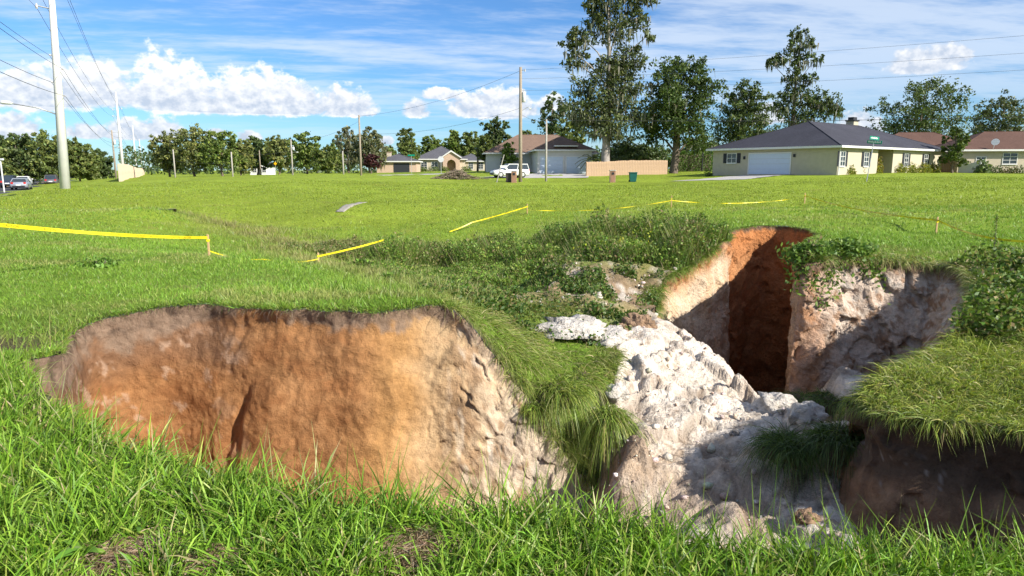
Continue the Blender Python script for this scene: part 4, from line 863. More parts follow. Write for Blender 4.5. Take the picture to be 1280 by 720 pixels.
fringe('overhanging_grass', 'ragged grass along the edge between slumped turf and white rock', first('slide'), first('under') + 75, 5200, (0.12, 0.34), 0.35, (0.4, 1.2), SLG, [3, 3, 3, 1.5], 0.0042, 3, 0.6, 0.5, 0.25, 0.6)
fringe('overhanging_grass', 'weedy grass spilling over the pale face left of the shaft', first('shaft') + 12, first('shaft') + 95, 3600, (0.12, 0.4), 0.4, (0.5, 1.3), [(0.15, 0.24, 0.035), (0.22, 0.30, 0.05), (0.34, 0.30, 0.13)], [3, 3, 1], 0.005, 3, 0.7, 0.5, 0.2, 0.5)
def tussock(label, pos, n, L, lean, colours, w, r=0.16, fall=(0.5, 1.7), earth=0.16):
    x0, y0, z0 = pos; t = thing('grass_tussock', label, 'grass tussock', pos, 0, 'clods of turf hanging in the sinkhole')
    m = MB(); N_, K_ = 9, 6; vs = []; fs = []
    for i in range(K_ + 1):
        th = math.pi * i / K_
        for j in range(N_):
            ph = 2 * math.pi * j / N_; q = np.array([[math.sin(th) * math.cos(ph), math.sin(th) * math.sin(ph), math.cos(th)]])
            k = 1 + 0.35 * float(fbm(q + np.array([[x0, y0, z0]]), 1.6, 3, 0.6, 7)[0]); vs.append(tuple(q[0] * np.array([r, r, earth]) * k + np.array([0, 0, -earth * 0.5])))
    for i in range(K_):
        for j in range(N_): fs.append((i * N_ + j, i * N_ + (j + 1) % N_, (i + 1) * N_ + (j + 1) % N_, (i + 1) * N_ + j))
    m.add(vs, fs); m.build('root_ball', M['clod'], t, True)
    a = rng.uniform(0, 6.28, n); rr = r * np.sqrt(rng.random(n)); b = np.stack([np.cos(a) * rr, np.sin(a) * rr, earth * 0.35 * (1 - (rr / r) ** 2)], -1)
    nl = 26; lk = rng.integers(0, nl, n); lv = rng.normal(size=(nl, 2)) * 0.46; ll = rng.uniform(0.55, 1.15, nl); lt = 1 + rng.normal(size=nl) * 0.2
    dr = unit(np.stack([np.cos(a) * rr / r * 0.5 + lean[0] + lv[lk, 0] + rng.normal(size=n) * 0.10, np.sin(a) * rr / r * 0.5 + lean[1] + lv[lk, 1] + rng.normal(size=n) * 0.10, 0.55 + rng.normal(size=n) * 0.15], -1))
    v = Veg(); v.add(blades(b, rng.uniform(L * 0.55, L * 1.1, n) * ll[lk], 0.0042, dr, rng.uniform(fall[0], fall[1], n), pal(n, colours, w) * lt[lk][:, None], 4))
    link('blades', v.mesh('tussock_blades'), M['grass'], t); return t
M['clod'] = simple('earth_clod', (0.11, 0.075, 0.05), 0.97, 0, 10, 0.35, 0.8)
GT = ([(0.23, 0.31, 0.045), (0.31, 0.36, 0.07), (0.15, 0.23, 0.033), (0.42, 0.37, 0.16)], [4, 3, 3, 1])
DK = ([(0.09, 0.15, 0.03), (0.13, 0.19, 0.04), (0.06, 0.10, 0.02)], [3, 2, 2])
tussock('big shaggy green tussock at the end of the slumped turf', P(702, 488, 8.45), 1100, 0.55, (0.25, -0.55), *GT, 0.26)
tussock('shaggy green tussock drooping over the cream wall', P(672, 508, 8.3), 600, 0.36, (0.15, -0.55), *GT, 0.2)
tussock('tussock of grass next to the white boulders above the hanging clod', P(730, 476, 9.0), 700, 0.40, (0.4, -0.35), *GT, 0.2)
tussock('narrow green tussock hanging from a dark clod in front of the white rock', P(760, 520, 8.15), 750, 0.85, (0.02, -0.35), *GT, 0.12, (1.3, 2.0), 0.14)
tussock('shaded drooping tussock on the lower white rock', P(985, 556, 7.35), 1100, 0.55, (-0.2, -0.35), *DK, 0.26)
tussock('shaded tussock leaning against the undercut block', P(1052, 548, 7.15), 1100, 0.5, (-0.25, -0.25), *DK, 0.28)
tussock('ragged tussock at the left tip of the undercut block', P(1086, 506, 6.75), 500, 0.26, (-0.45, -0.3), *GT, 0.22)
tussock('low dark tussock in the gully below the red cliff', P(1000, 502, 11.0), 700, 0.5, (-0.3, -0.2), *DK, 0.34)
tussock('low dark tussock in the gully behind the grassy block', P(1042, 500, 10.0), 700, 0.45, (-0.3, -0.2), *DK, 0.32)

# loose rocks
def rock(label, pos, size, c, seed, squash=(1, 1, 0.75)):
    n, k = 34, 20; th = np.linspace(0.02, math.pi - 0.02, k); ph = np.linspace(0, 2 * math.pi, n, endpoint=False)
    T, Pp = np.meshgrid(th, ph, indexing='ij'); q = np.stack([np.sin(T) * np.cos(Pp), np.sin(T) * np.sin(Pp), np.cos(T)], -1)
    F1, F2, ID, TL = cells(q + seed * 3.1, 1.1, seed, True); r = 1 + TL * 0.55 + fbm(q + seed, 1.8, 4, 0.55, seed) * 0.22
    V = q * r[..., None] * size * np.array(squash); i = np.arange(n * k).reshape(k, n); j = np.roll(i, -1, 1)
    Q = np.stack([i[:-1], i[1:], j[1:], j[:-1]], -1).reshape(-1, 4)
    col = np.array(c) * (1 + 0.25 * fbm(q, 2.5, 3, 0.6, seed))[..., None]
    me = fast_mesh('rock', V.reshape(-1, 3), Q, None, col.reshape(-1, 3)); o = link('rock', me, M['rock'], None, False); o.location = pos
    return tag(o, label, 'rock', 'loose rocks in the sinkhole')
WHT = (0.60, 0.55, 0.48); BRN = (0.33, 0.22, 0.14)
for k, (lab, px, py, D, s_, c) in enumerate([
    ('angular white block on the ridge above the dark shaft', 968, 508, 9.0, 0.26, WHT), ('pale split block at the right end of the white ridge', 1008, 533, 8.3, 0.22, WHT),
    ('brown clod on the crest of the white rock', 800, 412, 11.3, 0.26, BRN), ('small brown clod beside the crest clod', 772, 420, 11.0, 0.17, BRN), ('brown rock lying on the shaded rock below the dark tussocks', 1008, 648, 6.25, 0.10, BRN),
    ('small grey stone on the shaded white slope', 918, 546, 8.2, 0.06, (0.3, 0.28, 0.26)), ('flat white outcrop at the foot of the slumped turf', 712, 412, 10.9, 0.55, WHT), ('flat cream outcrop beside the white one', 758, 420, 10.7, 0.42, WHT),
    ('brown rounded boulder at the bottom of the dark shaft', 958, 425, 15.5, 0.40, (0.42, 0.24, 0.12)), ('grey pitted boulder under the tussock between the rocks', 1035, 556, 7.6, 0.22, (0.5, 0.45, 0.41)), ('white knob above the sunlit hollow in the rock', 770, 490, 8.9, 0.17, WHT),
    ('brown upright clod among the weeds behind the rock', 690, 352, 13.6, 0.16, BRN), ('chalky lump among the creeping weeds', 745, 362, 13.2, 0.14, WHT)]):
    p = P(px, py, D)
    zz = float(floor_z(np.array([p[0]]), np.array([p[1]]))[0]) if bool(inside(np.array([p[0]]), np.array([p[1]]))[0]) else float(H(np.array([p[0]]), np.array([p[1]]))[0])
    fl = 'flat' in lab; rock(lab, (p[0], p[1], zz + s_ * (0.02 if fl else 0.28)), s_, c, k + 1, (1.1, 0.9, 0.42) if fl else (1, 1, 0.75))

def rubble():
    """loose small stones and crumbs over the collapsed rock and at the wall foot"""
    t = (1 + 5 ** 0.5) / 2; ico = np.array([(-1, t, 0), (1, t, 0), (-1, -t, 0), (1, -t, 0), (0, -1, t), (0, 1, t), (0, -1, -t), (0, 1, -t), (t, 0, -1), (t, 0, 1), (-t, 0, -1), (-t, 0, 1)]) / 1.9
    fc = np.array([(0, 11, 5), (0, 5, 1), (0, 1, 7), (0, 7, 10), (0, 10, 11), (1, 5, 9), (5, 11, 4), (11, 10, 2), (10, 7, 6), (7, 1, 8), (3, 9, 4), (3, 4, 2), (3, 2, 6), (3, 6, 8), (3, 8, 9), (4, 9, 5), (2, 4, 11), (6, 2, 10), (8, 6, 7), (9, 8, 1)])
    x, y = scatter(1.0, 4.6, 6.2, 12.2, 24); k = inside(x, y); x, y = x[k], y[k]; z = floor_z(x, y)
    x2, y2 = scatter(0.2, 4.2, 12.2, 15.6, 26); k = ~inside(x2, y2); x2, y2 = x2[k], y2[k]; z2 = H(x2, y2); x, y, z = np.concatenate([x, x2]), np.concatenate([y, y2]), np.concatenate([z, z2]); n = len(x)
    s_ = 0.010 + 0.045 * rng.random(n) ** 5; V = (ico[None] * (1 + rng.normal(size=(n, 12, 1)) * 0.22)) * rng.uniform(0.6, 1.25, (n, 1, 3)) * s_[:, None, None]
    V = V + np.stack([x, y, z + s_ * 0.3], -1)[:, None]; c = pal(n, [(0.70, 0.62, 0.53), (0.56, 0.45, 0.35), (0.40, 0.29, 0.2)], [6, 2, 1])
    me = fast_mesh('rubble', V.reshape(-1, 3), None, (fc[None] + (np.arange(n) * 12)[:, None, None]).reshape(-1, 3), np.repeat(c, 12, 0))
    tag(link('rubble', me, M['rock']), 'small loose stones and crumbs strewn over the white rock', 'rubble', kind='stuff')
rubble()

# ------------------------------------------------------------------ trees
def tree(label, px, py, top, D, wpx, colour, name='oak_tree', n=4200, leaf=0.30, trunk=0.28, moss=0, seed=1, group='trees behind the field', lobes=None, tw=None, pale=False, lean=0.0, gaps=0.0, rise=0.0):
    global rng
    rng = np.random.default_rng(seed * 101 + 5); rr = random.Random(seed)
    x0 = P(px, 215, D)[0]; z0 = float(H(np.array([x0]), np.array([D]))[0]) - 0.1
    s = D / F_PX * 1.0; ht = EYE + (213 - top) * s - z0; w = wpx * s / 2
    t = thing(name, label, 'tree', (x0, D, z0), 0, group)
    if lobes is None:
        lobes = []; k = max(9, int(14 + 5 * rr.random())); zc0 = trunk * ht
        for i in range(k):
            u = (i + 0.5) / k; a = i * 2.399 + rr.uniform(-0.4, 0.4); zc = zc0 + (ht - zc0) * (0.10 + 0.78 * u)
            env = math.sqrt(max(0.05, 1 - ((u - 0.42 + rise) / 0.72) ** 2)); rad = w * env * rr.uniform(0.40, 0.72)
            q = w * rr.uniform(0.42, 0.58) * (1.05 - 0.30 * u); lobes.append((math.cos(a) * rad, math.sin(a) * rad, zc, q, q * rr.uniform(0.62, 0.85)))
        lobes.append((rr.uniform(-0.1, 0.1) * w, 0, ht - 0.16 * w - 0.2, w * 0.36, w * 0.30)); lobes.append((0, 0, zc0 + (ht - zc0) * 0.5, w * 0.6, (ht - zc0) * 0.33))
    else: lobes = [(a * w, b * w, c * ht, d * w, e * ht) for a, b, c, d, e in lobes]
    v = Veg(); vol = np.array([l[3] ** 1.8 for l in lobes]); cnt = np.maximum(40, 1.9 * n * vol / vol.sum()).astype(int); mo = Veg()
    for (lx, ly, lz, q, qz), c in zip(lobes, cnt):
        d = unit(rng.normal(size=(c, 3))); r = rng.random(c) ** 0.42 * (1 + rng.normal(size=c) * 0.10)
        nsub = max(5, int(c / 34)); ds_ = unit(rng.normal(size=(nsub, 3))); rs_ = rng.random(nsub) ** 0.5 * rng.uniform(0.8, 1.15, nsub); sc_ = ds_ * rs_[:, None] * np.array([q, q, qz])
        p = np.array([lx, ly, lz]) + sc_[rng.integers(0, nsub, c)] + rng.normal(size=(c, 3)) * np.array([q, q, min(q, qz)]) * 0.13
        k = fbm(p + seed * 7.7, 1.0 / max(0.8, w * 0.16), 2, 0.5, seed) > -0.42 + gaps; p = p[k]; m = len(p)
        if m == 0: continue
        cl = fbm(p + seed, 0.55, 2, 0.5, 3)
        cc = pal(m, [colour, tuple(0.72 * q_ for q_ in colour), (colour[0] * 1.5, colour[1] * 1.3, colour[2] * 1.15)], [4, 3, 2.2], 0.2) * (1 + 0.25 * cl)[:, None]
        v.add(leaves(p, leaf * rng.uniform(0.6, 1.35, m), cc))
        if moss:
            mm = int(c * moss * 0.4); d2 = unit(rng.normal(size=(mm, 3))); d2[:, 2] = -np.abs(d2[:, 2]) * 0.6
            b = np.array([lx, ly, lz]) + d2 * np.array([q, q, qz]) * rng.uniform(0.5, 1.05, (mm, 1))
            mo.add(blades(b, rng.uniform(0.4, 1.3, mm), rng.uniform(0.05, 0.13, mm), unit(np.stack([rng.normal(size=mm) * 0.12, rng.normal(size=mm) * 0.12, -np.ones(mm)], -1)), 0.1, pal(mm, [(0.20, 0.21, 0.15), (0.27, 0.26, 0.20), (0.13, 0.15, 0.09)], [3, 2, 2]), 2))
    link('crown', v.mesh('crown'), M['leaf'], t)
    if moss: tag(link('hanging_moss', mo.mesh('hanging_moss'), M['moss'], t), kind='stuff')
    m = MB(); tr = tw or max(0.12, ht * 0.022); hi = max(l[2] for l in lobes)
    def bend(f): return (lean * f * w + math.sin(f * 5 + seed) * 0.04 * w, math.cos(f * 4 + seed) * 0.04 * w, f * hi * 0.94)
    m.tube([(0, 0, -0.3), (0, 0, 0.25)] + [bend(f) for f in (0.12, 0.25, 0.4, 0.55, 0.7, 0.85, 1.0)], [tr * 1.5, tr * 1.15] + [tr * k for k in (1, 0.93, 0.8, 0.62, 0.44, 0.28, 0.12)], 9)
    for (lx, ly, lz, q, qz) in lobes:
        f = min(0.9, max(0.14, (lz - 0.35 * math.hypot(lx, ly) - 0.1 * ht) / hi)); b = bend(f); e = (lx, ly, lz); md = tuple(0.5 * (b[i] + e[i]) + (0.06 * w if i == 2 else rr.uniform(-0.05, 0.05) * w) for i in range(3))
        m.tube([b, md, e], [tr * 0.42 * (1.1 - f), tr * 0.28 * (1.1 - f), 0.03], 6, False)
    m.build('trunk', M['palebark' if pale else 'bark'], t, True)
    return t
OAK = (0.145, 0.19, 0.052); DARK = (0.095, 0.14, 0.048); MID = (0.145, 0.205, 0.048); OLIVE = (0.18, 0.21, 0.068); LIGHT = (0.18, 0.26, 0.05); GREY = (0.165, 0.18, 0.09)
# left, beyond the road
gl = 'oaks beyond the road'
for i, (px, top, D, w, c, lab) in enumerate([(-12, 172, 118, 60, OAK, 'dark oak at the left end of the oak row beyond the road'), (22, 168, 122, 62, DARK, 'broad dark oak behind the dark parked car'), (62, 166, 125, 62, OAK, 'tall rounded oak behind the concrete power pole'),
                                             (100, 176, 125, 52, OAK, 'oak beyond the road whose crown slopes down towards the wall'), (122, 189, 135, 40, DARK, 'small oak at the lower end of the oak row by the wall')]):
    tree(lab, px, 235, top, D, w, c, seed=20 + i, group=gl, n=4500, leaf=0.42, trunk=0.10)
gm = 'trees beyond the far edge of the field'
for i, (px, top, D, w, c, lab, kw) in enumerate([
    (212, 168, 135, 46, OLIVE, 'olive green tree nearest the tan wall', {}), (243, 158, 130, 58, OLIVE, 'tallest full crowned olive tree behind the thin grey poles', dict(moss=0.02)), (278, 164, 128, 56, MID, 'round bright green tree between two thin grey poles', {}),
    (301, 176, 140, 40, OLIVE, 'lower olive tree beside the small white house', {}), (322, 172, 165, 40, DARK, 'dark blue green tree behind the small white house', {}), (349, 172, 160, 44, OLIVE, 'olive tree behind the pole with the transformer can', {}),
    (384, 166, 145, 48, MID, 'green round tree right of the transformer pole', {}), (411, 184, 135, 42, OAK, 'low dark tree between the round tree and the mossy tree', dict(trunk=0.12)), (436, 160, 150, 36, GREY, 'thin greyish tree draped with moss', dict(moss=0.25, gaps=0.12, n=2200)),
    (462, 163, 140, 52, GREY, 'wide greyish tree behind the tall wooden pole', dict(moss=0.12, gaps=0.05)), (486, 184, 170, 28, OAK, 'small dark tree behind the brick chimney', {}), (509, 162, 150, 30, OAK, 'upright dark tree left of the grey roofed house', dict(trunk=0.1)),
    (541, 172, 210, 34, MID, 'distant green tree above the grey roof, left of the pines', {}), (568, 164, 200, 30, MID, 'distant pointed tree above the gable of the grey roofed house', dict(rise=0.2)), (590, 166, 200, 32, OAK, 'distant dark tree right of the gable', {}),
    (621, 150, 115, 44, DARK, 'dense dark tree behind the parked white car', dict(trunk=0.1, n=5200)), (607, 170, 108, 24, OAK, 'slim tree beside the dense dark tree', dict(trunk=0.3)), (637, 178, 100, 26, LIGHT, 'small light green tree beside the parked white car', dict(gaps=0.1, n=1500)),
    (690, 121, 165, 46, DARK, 'dark ragged tree behind the brown roofed garage', dict(gaps=0.1)), (715, 140, 150, 40, OAK, 'tree standing close behind the brown garage roof', {}), (660, 166, 150, 34, OAK, 'tree left of the brown garage roof', {})]):
    k = dict(n=3800, leaf=0.40 * D / 140, trunk=0.15, seed=40 + i, group=gm); k.update(kw); tree(lab, px, 220, top, D, w, c, **k)
tree('small purple leaved tree beside the tall wooden pole', 464, 213, 193, 118, 25, (0.075, 0.028, 0.030), 'plum_tree', 1500, 0.28, 0.3, seed=70, group=gm)
# right: around the houses
TALL = [(-0.62, 0.1, 0.60, 0.26, 0.06), (-0.80, -0.1, 0.66, 0.22, 0.05), (-0.55, 0, 0.72, 0.30, 0.06), (-0.25, 0.1, 0.80, 0.34, 0.06), (0.05, 0, 0.90, 0.38, 0.07), (0.30, -0.1, 0.96, 0.36, 0.06), (0.55, 0.1, 0.84, 0.32, 0.06), (0.72, 0, 0.93, 0.30, 0.05), (0.2, 0, 0.76, 0.36, 0.08), (-0.1, 0.1, 0.98, 0.3, 0.05), (-0.3, 0, 0.90, 0.26, 0.05),
        (-0.35, 0, 0.48, 0.36, 0.08), (-0.65, 0, 0.36, 0.36, 0.09), (-0.25, 0.1, 0.34, 0.46, 0.11), (0.15, 0, 0.42, 0.46, 0.12), (0.45, 0.1, 0.50, 0.42, 0.10), (0.55, 0, 0.34, 0.42, 0.10), (0.1, 0, 0.58, 0.36, 0.08), (0.0, -0.1, 0.25, 0.5, 0.08), (0.4, 0, 0.62, 0.34, 0.07), (0.85, 0, 0.74, 0.18, 0.05)]
tree('very tall ragged tree draped with grey moss behind the wooden fence', 757, 220, -6, 90, 116, (0.105, 0.135, 0.05), 'live_oak', 11500, 0.32, moss=0.16, seed=81, lobes=[(a, b, c, d * 1.14, e * 1.1) for a, b, c, d, e in TALL], tw=0.55, pale=True, gaps=0.02)
tree('big dark spreading oak at the end of the wooden fence', 842, 220, 78, 92, 108, (0.072, 0.115, 0.028), 'oak_tree', 9000, 0.32, 0.22, moss=0.02, seed=82, tw=0.5)
tree('oak behind the left end of the charcoal roof', 926, 215, 106, 105, 82, (0.088, 0.13, 0.038), 'oak_tree', 6000, 0.32, 0.2, moss=0.05, seed=83)
T2 = [(0, 0, 0.96, 0.30, 0.06), (0.25, 0, 0.90, 0.32, 0.06), (-0.2, 0, 0.88, 0.30, 0.05), (-0.55, 0, 0.80, 0.34, 0.06), (-0.8, 0.1, 0.77, 0.22, 0.04), (0.1, 0, 0.78, 0.34, 0.08), (0.55, 0, 0.79, 0.28, 0.05), (-0.2, 0, 0.68, 0.32, 0.08), (0.35, 0, 0.66, 0.30, 0.06), (0.0, 0, 0.56, 0.44, 0.09), (0.5, 0, 0.50, 0.45, 0.08), (0.95, 0, 0.48, 0.50, 0.09), (-0.45, 0, 0.46, 0.4, 0.09), (0.2, 0, 0.38, 0.6, 0.1), (1.2, 0, 0.42, 0.34, 0.08)]
tree('tall narrow tree with drooping moss above the charcoal roof', 988, 210, 47, 110, 76, (0.088, 0.128, 0.04), 'live_oak', 6000, 0.32, moss=0.14, seed=84, lobes=T2, tw=0.4)
tree('wide oak between the charcoal roof and the red brown roof', 1145, 205, 104, 125, 112, (0.09, 0.13, 0.04), 'oak_tree', 7000, 0.36, 0.2, seed=85)
tree('grey green tree behind the red brown roof', 1245, 205, 121, 130, 78, (0.11, 0.14, 0.06), 'oak_tree', 5200, 0.36, 0.2, seed=86)
tree('round clipped tree beside the brown gate', 1190, 212, 158, 80, 33, (0.10, 0.15, 0.03), 'garden_tree', 2600, 0.22, 0.14, seed=87)
for i, (px, top, w, lab) in enumerate([(700, 178, 42, 'palm tree behind the wooden fence'), (780, 176, 66, 'dark shrubby tree behind the middle of the fence'), (812, 184, 60, 'dark shrubby tree behind the right end of the fence'), (873, 172, 60, 'leafy tree behind the green hedge')]):
    if i: tree(lab, px, 219, top, 100 + i, w, DARK, 'oak_tree', 3000, 0.30, 0.08, seed=90 + i)
def palm(label, px, D, top, n=18, L=2.4):
    x0 = P(px, 215, D)[0]; z0 = float(H(np.array([x0]), np.array([D]))[0]) - 0.05; h = EYE + (213 - top) * D / F_PX - z0
    t = thing('palm_tree', label, 'palm', (x0, D, z0), 0, 'palms by the garage'); MB().tube([(0, 0, -0.2), (0.05, 0, h * 0.5), (0, 0, h)], [0.2, 0.16, 0.15], 8).build('trunk', M['bark'], t, True)
    for i in range(n):
        v = Veg(); a = i * 2.399; e = 0.9 - 1.0 * i / n; m = 26; tt = np.linspace(0.12, 1, m); d = np.array([math.cos(a) * math.cos(e), math.sin(a) * math.cos(e), math.sin(e)])
        c = d * (L * tt)[:, None]; c[:, 2] += h - 0.55 * L * tt ** 2; sd_ = np.array([-math.sin(a), math.cos(a), 0])
        for sg in (-1, 1): v.add(blades(c, 0.5 * (1.1 - tt), 0.03, unit(np.repeat([sd_ * sg * 0.8 + d * 0.5], m, 0)), 0.35, pal(m, [(0.10, 0.14, 0.03), (0.16, 0.19, 0.05)], [2, 1]), 1))
        m_ = MB(); m_.tube([tuple(q) for q in c[::5]] + [tuple(c[-1])], 0.03, 4); r_ = m_.mesh('rib'); k0 = v.n; co = np.array([q.co[:] for q in r_.vertices]); qd = np.array([list(f.vertices) for f in r_.polygons if len(f.vertices) == 4]); v.add((co, qd, None, np.full((len(co), 3), (0.14, 0.15, 0.05)))); bpy.data.meshes.remove(r_)
        link('frond', v.mesh('frond'), M['leaf'], t)
palm('palm with arching fronds between the garage and the fence', 741, 91, 200, 16, 2.6)
palm('shorter palm behind the tall tree trunk by the fence', 772, 95, 201, 14, 2.6)
palm('slim palm beside the grey roofed house', 597, 118, 188, 12, 1.6)

# ------------------------------------------------------------------ shrubs, hedges, clods of brush
def shrub(label, px, py, D, w, h, colours, n=700, leaf=0.10, name='shrub', group=None, depth=None, cat='shrub'):
    x0 = P(px, py, D)[0]; z0 = float(H(np.array([x0]), np.array([D]))[0]) - 0.03; t = thing(name, label, cat, (x0, D, z0), 0, group)
    d = unit(rng.normal(size=(n, 3))); d[:, 2] = np.abs(d[:, 2]); r = rng.random((n, 1)) ** 0.4
    p = d * r * np.array([w / 2, (depth or w) / 2, h]); p *= (1 + 0.35 * fbm(p + px, 2.0, 2, 0.5, 3))[:, None]
    v = Veg(); v.add(leaves(p, leaf * rng.uniform(0.6, 1.4, n), pal(n, colours, [1] * len(colours)))); link('foliage', v.mesh('foliage'), M['weed'], t)
    m = MB()
    for k in range(5): a = k * 1.26; m.tube([(0, 0, -0.05), (math.cos(a) * w * 0.2, math.sin(a) * w * 0.2, h * 0.7)], [0.03, 0.01], 5)
    m.build('stem', M['bark'], t); return t
YG = [(0.25, 0.27, 0.035), (0.16, 0.20, 0.03), (0.33, 0.30, 0.05)]; DG = [(0.05, 0.09, 0.02), (0.08, 0.13, 0.025)]

def distant_wood():
    """the far belt of trees beyond the streets, too distant to tell apart"""
    n = 26000; az = rng.uniform(-0.86, 0.86, n); D = rng.uniform(230, 330, n); k = ~((az > -0.60) & (az < -0.515)); az, D = az[k], D[k]; n = len(az)
    x = np.tan(az) * D; p = np.stack([x, D * 0.3, 0 * x], -1); h = 8.5 + 5.0 * fbm(p, 0.06, 3, 0.6, 44) + 2.0 * fbm(p, 0.25, 2, 0.5, 45)
    z = 0.2 + h * (1 - rng.random(n) ** 1.6); v = Veg(); v.add(leaves(np.stack([x, D, z], -1), rng.uniform(0.9, 1.7, n), pal(n, [(0.065, 0.10, 0.035), (0.09, 0.125, 0.04), (0.05, 0.08, 0.03)], [3, 3, 2]) * (1 + 0.3 * fbm(p, 0.1, 2, 0.5, 46))[:, None]))
    tag(link('distant_wood', v.mesh('distant_wood'), M['leaf']), 'far belt of woodland beyond the streets', 'woodland', kind='stuff')
distant_wood()

# ------------------------------------------------------------------ houses
def gz(x, y): return float(H(np.array([x]), np.array([y]))[0])
def bx(m, side, u0, u1, d0, d1, z0, z1, off=0.0):
    """box on a wall: side f = front (y = off, facing -y), l = left gable (x = off, facing -x); d is the distance out of the wall"""
    return m.box(u0, u1, off - d1, off - d0, z0, z1) if side == 'f' else m.box(off - d1, off - d0, u0, u1, z0, z1)
def window(par, side, a, w, z0, h, shutters=True, off=0.0, mull=(1, 2), sill=True):
    f = bx(MB(), side, a - 0.07, a, 0.0, 0.06, z0 - 0.07, z0 + h + 0.07, off)
    bx(f, side, a + w, a + w + 0.07, 0.0, 0.06, z0 - 0.07, z0 + h + 0.07, off); bx(f, side, a, a + w, 0.0, 0.06, z0 - 0.07, z0, off); bx(f, side, a, a + w, 0.0, 0.06, z0 + h, z0 + h + 0.07, off)
    for i in range(1, mull[0] + 1): c = a + w * i / (mull[0] + 1); bx(f, side, c - 0.025, c + 0.025, 0.016, 0.045, z0, z0 + h, off)
    for i in range(1, mull[1] + 1): c = z0 + h * i / (mull[1] + 1); bx(f, side, a, a + w, 0.018, 0.043, c - 0.022, c + 0.022, off)
    wo = f.build('window', M['trim'], par)
    bx(MB(), side, a + 0.002, a + w - 0.002, 0.004, 0.012, z0 + 0.002, z0 + h - 0.002, off).build('pane', M['glass'], wo)
    if sill: bx(MB(), side, a - 0.1, a + w + 0.1, 0.0, 0.11, z0 - 0.14, z0 - 0.075, off).build('sill', M['trim'], wo)
    if shutters:
        for u in (a - 0.54, a + w + 0.10):
            s_ = bx(MB(), side, u, u + 0.44, 0.0, 0.04, z0 - 0.06, z0 + h + 0.06, off)
            for k in range(9): zz = z0 + h * (k + 0.5) / 9; bx(s_, side, u + 0.05, u + 0.39, 0.04, 0.055, zz - 0.03, zz + 0.03, off)
            s_.build('shutter', M['shutter'], par)
def garage_door(par, side, a, w, h, off=0.0, rows=4, cols=4):
    f = bx(MB(), side, a - 0.12, a, 0.0, 0.07, -0.05, h + 0.12, off); bx(f, side, a + w, a + w + 0.12, 0.0, 0.07, -0.05, h + 0.12, off); bx(f, side, a, a + w, 0.0, 0.07, h, h + 0.12, off)
    g = f.build('garage_door', M['trim'], par)
    for r_ in range(rows):
        p = bx(MB(), side, a + 0.005, a + w - 0.005, 0.005, 0.03, h * r_ / rows + 0.008, h * (r_ + 1) / rows - 0.008, off)
        for c in range(cols): bx(p, side, a + w * (c + 0.12) / cols, a + w * (c + 0.88) / cols, 0.03, 0.042, h * (r_ + 0.2) / rows, h * (r_ + 0.8) / rows, off)
        p.build('panel', M['door'], g)
def hip(par, x0, x1, y0, y1, ze, pitch, oh, mat, fascia=True, gable=False):
    x0, x1, y0, y1 = x0 - oh, x1 + oh, y0 - oh, y1 + oh; L, W = x1 - x0, y1 - y0; m = MB()
    e = [(x0, y0, ze), (x1, y0, ze), (x1, y1, ze), (x0, y1, ze)]
    if L >= W:
        zr = ze + pitch * W / 2; k = 0.01 if gable else W / 2; r_ = [(x0 + k, (y0 + y1) / 2, zr), (x1 - k, (y0 + y1) / 2, zr)]
        fs = [(0, 1, 5, 4), (1, 2, 5), (2, 3, 4, 5), (3, 0, 4), (3, 2, 1, 0)]
    else:
        zr = ze + pitch * L / 2; k = 0.01 if gable else L / 2; r_ = [((x0 + x1) / 2, y0 + k, zr), ((x0 + x1) / 2, y1 - k, zr)]
        fs = [(0, 1, 4), (1, 2, 5, 4), (2, 3, 5), (3, 0, 4, 5), (3, 2, 1, 0)]
    m.add(e + r_, fs); ro = m.build('roof', mat, par)
    if fascia:
        f = MB(); t, a, b = 0.05, ze - 0.17, ze + 0.035
        f.box(x0 - t, x1 + t, y0 - t, y0 - 0.003, a, b); f.box(x0 - t, x1 + t, y1 + 0.003, y1 + t, a, b); f.box(x0 - t, x0 - 0.003, y0, y1, a, b); f.box(x1 + 0.003, x1 + t, y0, y1, a, b)
        f.build('fascia', M['trim'], ro)
    rc = MB(); pts = e + r_
    for i, j in ([(0, 4), (3, 4), (1, 5), (2, 5), (4, 5)] if L >= W else [(0, 4), (1, 4), (2, 5), (3, 5), (4, 5)]): rc.tube([pts[i], pts[j]], 0.055, 6)
    rc.build('ridge_cap', mat, ro); return ro
def lamp(par, side, a, z, off=0.0): bx(MB(), side, a - 0.09, a + 0.09, 0.0, 0.16, z - 0.16, z + 0.16, off).build('wall_lamp', M['shutter'], par)

# main house: corner towards us, garage wall on its left, front on its right
A = P(1046, 218, 67.7); vx, vy = 0.785, 0.62; nrm = math.hypot(vx, vy); vx, vy = vx / nrm, vy / nrm
main = thing('ranch_house', 'beige single storey house with charcoal hip roof and white garage door', 'house', (A[0], A[1], gz(A[0], A[1])), math.atan2(vy, vx))
def on_front(px): r_ = (px - 640) / F_PX / px_dir(640, 205)[1]; return (r_ * A[1] - A[0]) / (vx - vy * r_)
def on_side(px): r_ = (px - 640) / F_PX / px_dir(640, 205)[1]; return (r_ * A[1] - A[0]) / (-vy - vx * r_)
LF, WS, HE = 26.0, 14.4, 2.75
r0, r1 = on_front(1096.5), on_front(1115.5)
m = MB(); m.box(0, LF, 2.2, WS, -0.9, HE); m.box(0, r0, 0, 2.2, -0.9, HE); m.box(r1, LF, 0, 2.2, -0.9, HE); m.build('wall', M['stucco'], main)
m = MB(); m.box(r0 + 0.003, r1 - 0.003, 2.14, 2.196, -0.3, HE - 0.01); m.build('entry_wall', M['brown'], main)
